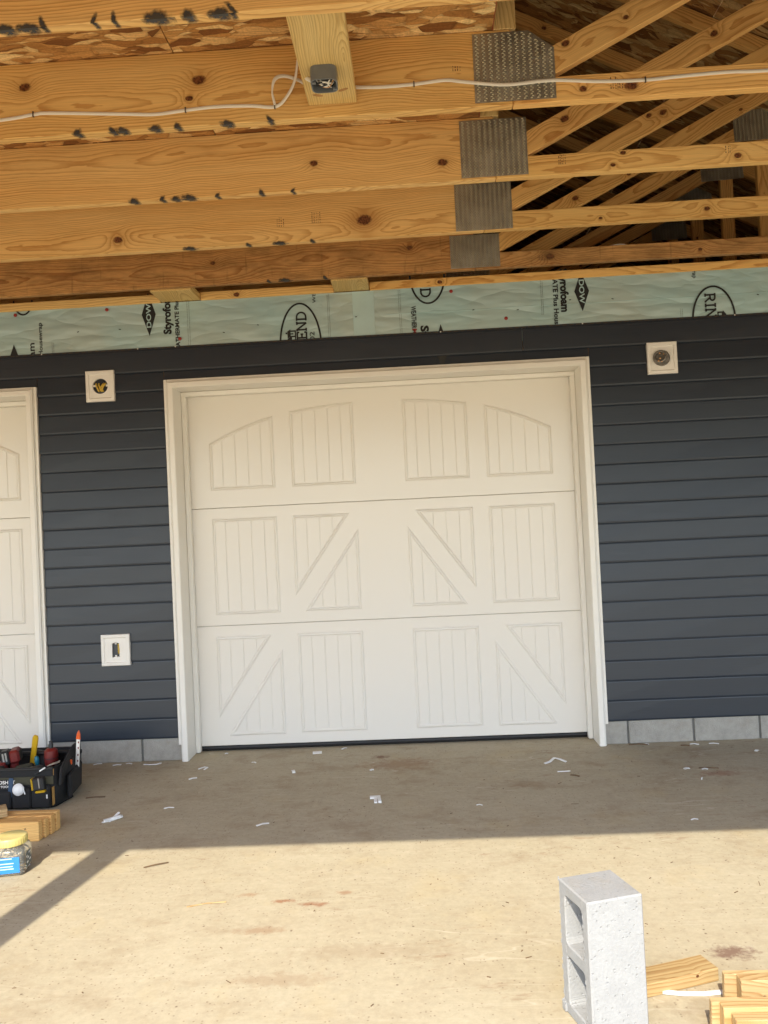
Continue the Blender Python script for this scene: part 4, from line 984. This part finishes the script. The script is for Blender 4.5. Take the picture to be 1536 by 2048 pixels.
build('cap', MB().box((-.006, -.004, .030), (.020, .006, .055)), 'orange', t, bevel=.002)
t = tool('tape_measure', 'black and yellow tape measure clipped to the front of the tool bag', 'tape measure', (-1.777, -.8385, .14), (0, R(-6), 0))
build('case', MB().box((-.027, -.018, -.034), (.030, .018, .032)), 'black_tool', t, bevel=.007); build('side_grip', MB().box((-.036, -.015, -.030), (-.0275, .015, .030)), 'yellow', t, bevel=.003); build('tape_mouth', MB().box((-.018, -.017, -.046), (.032, .015, -.0345)), 'yellow', t, bevel=.003); build('belt_clip', MB().box((.006, -.0205, -.02), (.012, -.0182, .030)), 'steel', t)
t = tool('dust_mask', 'round white dust mask tucked into the front pocket of the tool bag', 'dust mask', (-1.884, -.842, .113), (R(-8), 0, 0)); build('cup', MB().lathe([(.001, .016), (.016, .014), (.026, .007), (.031, 0), (.029, -.004)], (0, 0, 0), 20, ax='y'), 'scrap', t, smooth=True); build('strap', MB().tube(spline([(.018, -.006, .022), (.030, -.006, .0), (.038, -.004, -.024)]), .003, n=6), 'scrap', t, smooth=True)
t = tool('white_pencil', 'white pencil lying aslant on the front rim of the tool bag', 'pencil', (-1.775, -.822, .199), (0, R(-31), 0)); build('barrel', MB().tube([(-.004, 0, 0), (.030, 0, 0)], .004, n=8), 'scrap', t); build('point', MB().tube([(-.034, 0, 0), (-.0045, 0, 0)], .0032, n=8), 'black_tool', t)  # white pencil with a dark point
t = tool('putty_knife', 'pale flat blade lying near the right end inside the tool bag', 'tool', (-1.765, -.69, .196), (R(10), R(-14), R(20))); build('blade', MB().prism([(-.035, -.006, 0), (.03, -.015, 0), (.035, .012, 0), (-.02, .010, 0)], (0, 0, .002)), 'steel', t)
t = tool('square_rule', 'grey and white folded rule at the left edge inside the tool bag', 'tool', (-2.085, -.55, .20), (0, R(-25), 0)); build('arm', MB().box((-.02, -.004, 0), (.035, .004, .018)), 'steel', t, bevel=.001); build('tip', MB().box((-.035, -.004, -.004), (-.0205, .004, .016)), 'scrap', t, bevel=.001)

# ------------------------------------------------------------------ jar of screws
jar = thing('plastic_jar', 'clear plastic jar of screws with a yellow lid and blue label', 'jar', (-1.550, -1.572, 0), rot=(0, 0, R(11)))
def sq(r, z, cr): 
    return [p for p in octo(r, cr, z, 4)]
mb = MB().rings([sq(.060, .001, .02), sq(.066, .006, .02), sq(.067, .02, .02), sq(.067, .088, .02), sq(.062, .103, .022), sq(.052, .112, .045), sq(.052, .12, .045)], cap=True)
build('jar_wall', mb, 'clear', jar, smooth=True)
mb = MB().lathe([(.001, .116), (.063, .116), (.065, .118), (.065, .143), (.062, .147), (.050, .147), (.044, .1455), (.001, .1455)], (0, 0, 0), 36); build('lid', mb, 'lid', jar, smooth=True)
mb = MB()
for i in range(36): 
    a = 2 * math.pi * i / 36; mb.box((.0648, -.0012, .1205), (.0660, .0012, .1405), mat=Matrix.Rotation(a, 4, 'Z'))
build('lid_ribs', mb, 'lid', jar, stuff=True)
build('label', MB().box((-.040, -.0683, .014), (.050, -.0677, .078)), 'label_blue', jar); build('label', MB().box((.0677, -.038, .020), (.0683, .030, .080)), 'ink_soft', jar)
for z, w_ in ((.071, .026), (.052, .034), (.040, .030), (.030, .034)): build('label_print', MB().box((-w_, -.0688, z), (w_ * .8, -.0684, z + .004)), 'wrap_patch', jar)
for k, (y_, z_) in enumerate(((-.03, .06), (-.01, .05), (.01, .066), (-.02, .034), (.015, .036))): build('label_print', MB().box((.0684, y_ - .008, z_), (.0688, y_ + .012, z_ + .006)), 'scrap', jar)
mb = MB(); rr = random.Random(11)
for i in range(170):
    c = Vector((rr.uniform(-.055, .055), rr.uniform(-.055, .055), rr.uniform(.006, .085) * (1 if i % 3 else .5))); mt = Matrix.Translation(c) @ Matrix.Rotation(rr.uniform(0, 6), 4, 'Z') @ Matrix.Rotation(rr.uniform(-.6, .6), 4, 'Y')
    mb.box((-.010, -.0013, -.0013), (.010, .0013, .0013), mat=mt); mb.box((.010, -.003, -.003), (.0115, .003, .003), mat=mt)
mb.v = [(max(-.0625, min(.0625, v[0])), max(-.0625, min(.0625, v[1])), max(.004, v[2])) for v in mb.v]
build('screws', mb, 'screw', jar, stuff=True)

# ------------------------------------------------------------------ scraps of white vinyl on the slab
def folded(name, label, x, y, boxes, cat='scrap', rz=0.):
    t = thing(name, label, cat, (x, y, 0), rot=(0, 0, rz))
    for (a, b, r_) in boxes: build('piece', MB().box(a, b), 'scrap', t, rot=(r_[0], r_[1], r_[2]), bevel=.0008)
    return t
folded('vinyl_scrap', 'T-shaped folded white scrap in the middle of the shaded slab', -.057, -.848, [((-.030, .012, .001), (.024, .040, .010), (0, 0, 0)), ((-.010, -.052, .001), (.006, .012, .009), (0, 0, 0)), ((.008, -.055, .001), (.024, .012, .013), (0, 0, .05))], rz=R(4))
folded('vinyl_scrap', 'crumpled pile of white vinyl strips on the shaded slab right of the tool bag', -1.335, -1.013, [((-.05, -.008, .001), (.05, .008, .009), (0, -.15, .5)), ((-.045, -.006, .004), (.04, .008, .012), (0, .12, .9)), ((-.035, -.008, .010), (.045, .006, .016), (0, -.2, .15)), ((-.02, -.006, .006), (.05, .006, .012), (0, -.35, 1.1))])
G = 'white scraps scattered on the slab'
strip('vinyl_scrap', 'bent white strip lying in front of the right door jamb', [(.862, -.345), (.895, -.325, .004), (.925, -.285, .012), (.955, -.300, .008), (.985, -.325)], .016, .004)
strip('vinyl_scrap', 'straight thin white strip just below the bent strip near the right jamb', [(.907, -.498), (.975, -.503, .003)], .010, .003)
strip('vinyl_scrap', 'small white rectangle close to the middle of the garage door bottom', [(-.490, .045), (-.435, .052)], .045, .004)
strip('vinyl_scrap', 'looped white shaving on the slab near the left door jamb', [(-1.13, -.21), (-1.10, -.185, .004), (-1.075, -.205, .006), (-1.09, -.235, .003)], .007, .004)
strip('vinyl_scrap', 'pale curled white sliver left of centre, farther from the door', [(-.60, -1.155), (-.575, -1.135, .002), (-.545, -1.132, .002)], .012, .003)
strip('vinyl_scrap', 'forked white shaving at the foot of the foundation left of the main door', [(-1.50, -.07), (-1.46, -.09, .003), (-1.42, -.085, .002), (-1.40, -.055)], .008, .004)
for (x, y, l, wd, a, lab) in (
        (-1.80, -.03, .05, .007, 20, 'leftmost of three white slivers along the foundation beside the tool bag'), (-1.667, -.064, .05, .014, 10, 'middle one of three white slivers along the foundation beside the tool bag'), (-1.60, -.045, .04, .007, -15, 'rightmost of three white slivers along the foundation beside the tool bag'),
        (-1.112, -.39, .045, .014, 25, 'slanted white scrap just below the looped shaving by the left jamb'), (-1.101, -.868, .05, .008, 5, 'thin flat white scrap to the right of the crumpled pile of strips'), (-1.038, .10, .018, .014, 0, 'tiny square white scrap at the bottom left corner of the whole door'),
        (-.821, -.117, .03, .010, -30, 'thin white scrap on the slab below the left part of the door'), (-.553, -.326, .05, .018, 105, 'upright white scrap a little below the small white rectangle'), (-.303, .12, .04, .012, 45, 'slanted white scrap touching the middle of the door bottom'),
        (-.104, -.351, .022, .018, 20, 'tiny white chip between the door and the T-shaped scrap'), (1.512, -.035, .028, .008, -15, 'leftmost of three white scraps along the foundation right of the door'), (1.781, -.068, .05, .010, -20, 'middle one of three white scraps along the foundation right of the door'), (1.893, -.072, .055, .010, -18, 'rightmost of three white scraps along the foundation right of the door'),
        (2.07, -.244, .022, .016, 40, 'white chip below the foundation nearest the right edge of the photo'), (1.587, -.526, .03, .018, 12, 'blunt white scrap at the left end of the brown sliver'), (1.675, -.546, .03, .010, -10, 'white scrap touching the brown sliver on the right'),
        (1.606, -.700, .022, .006, 60, 'small white crescent alone below the brown sliver on the right'), (1.38, -1.258, .032, .006, 0, 'thin white scrap on the right near the edge of the roof shadow'), (.45, -.98, .03, .004, -15, 'tiny pale scrap to the right of the T-shaped scrap')):
    dx, dy = l / 2 * math.cos(R(a)), l / 2 * math.sin(R(a))
    strip('vinyl_scrap', lab, [(x - dx, y - dy), (x, y + .003, .003), (x + dx, y + dy, .001)], wd, .003, G)
for i, (x, y, l, a, lab) in enumerate(((1.464, -.035, .11, -5, 'dark sliver at the foot of the first full foundation block right of the door'), (1.70, -.53, .10, -8, 'long brown sliver between two white scraps on the right of the slab'), (.985, -.578, .05, -35, 'short brown sliver below the thin straight strip near the right jamb'), (1.72, -.09, .05, -20, 'small brown sliver below the foundation joint farther right'), (-1.56, -.66, .10, 6, 'dark sliver on the slab just right of the tool bag'))):
    dx, dy = l / 2 * math.cos(R(a)), l / 2 * math.sin(R(a)); strip('wood_sliver', lab, [(x - dx, y - dy), (x, y, .002), (x + dx, y + dy)], .010, .004, 'brown slivers on the slab', 'sliver', 'sawdust')
strip('wood_sliver', 'long thin pale sliver on the sunlit slab right of the post shadow', [(-.70, -1.955), (-.63, -1.935, .002), (-.56, -1.925, .001)], .005, .003, None, 'sliver', 'pine_cut')
strip('wood_sliver', 'short brown twig on the sunlit slab beside the post shadow', [(-.985, -1.59), (-.94, -1.57, .003), (-.895, -1.545)], .007, .003, None, 'sliver', 'sawdust')
mb = MB(); rr = random.Random(21)
for i in range(260):
    x, y = rr.uniform(-1.9, 2.2), rr.uniform(-3.2, .05); l = rr.uniform(.003, .012) * (1.6 if rr.random() > .93 else .6); wq = rr.uniform(.0006, .0016)
    mb.box((-l, -wq, 0), (l, wq, wq), mat=Matrix.Translation((x, y, .0008)) @ Matrix.Rotation(rr.uniform(0, 3.14), 4, 'Z'))
o = build('sawdust', mb, 'sawdust'); o['kind'] = 'stuff'; o['label'] = 'fine wood shavings strewn over the slab'
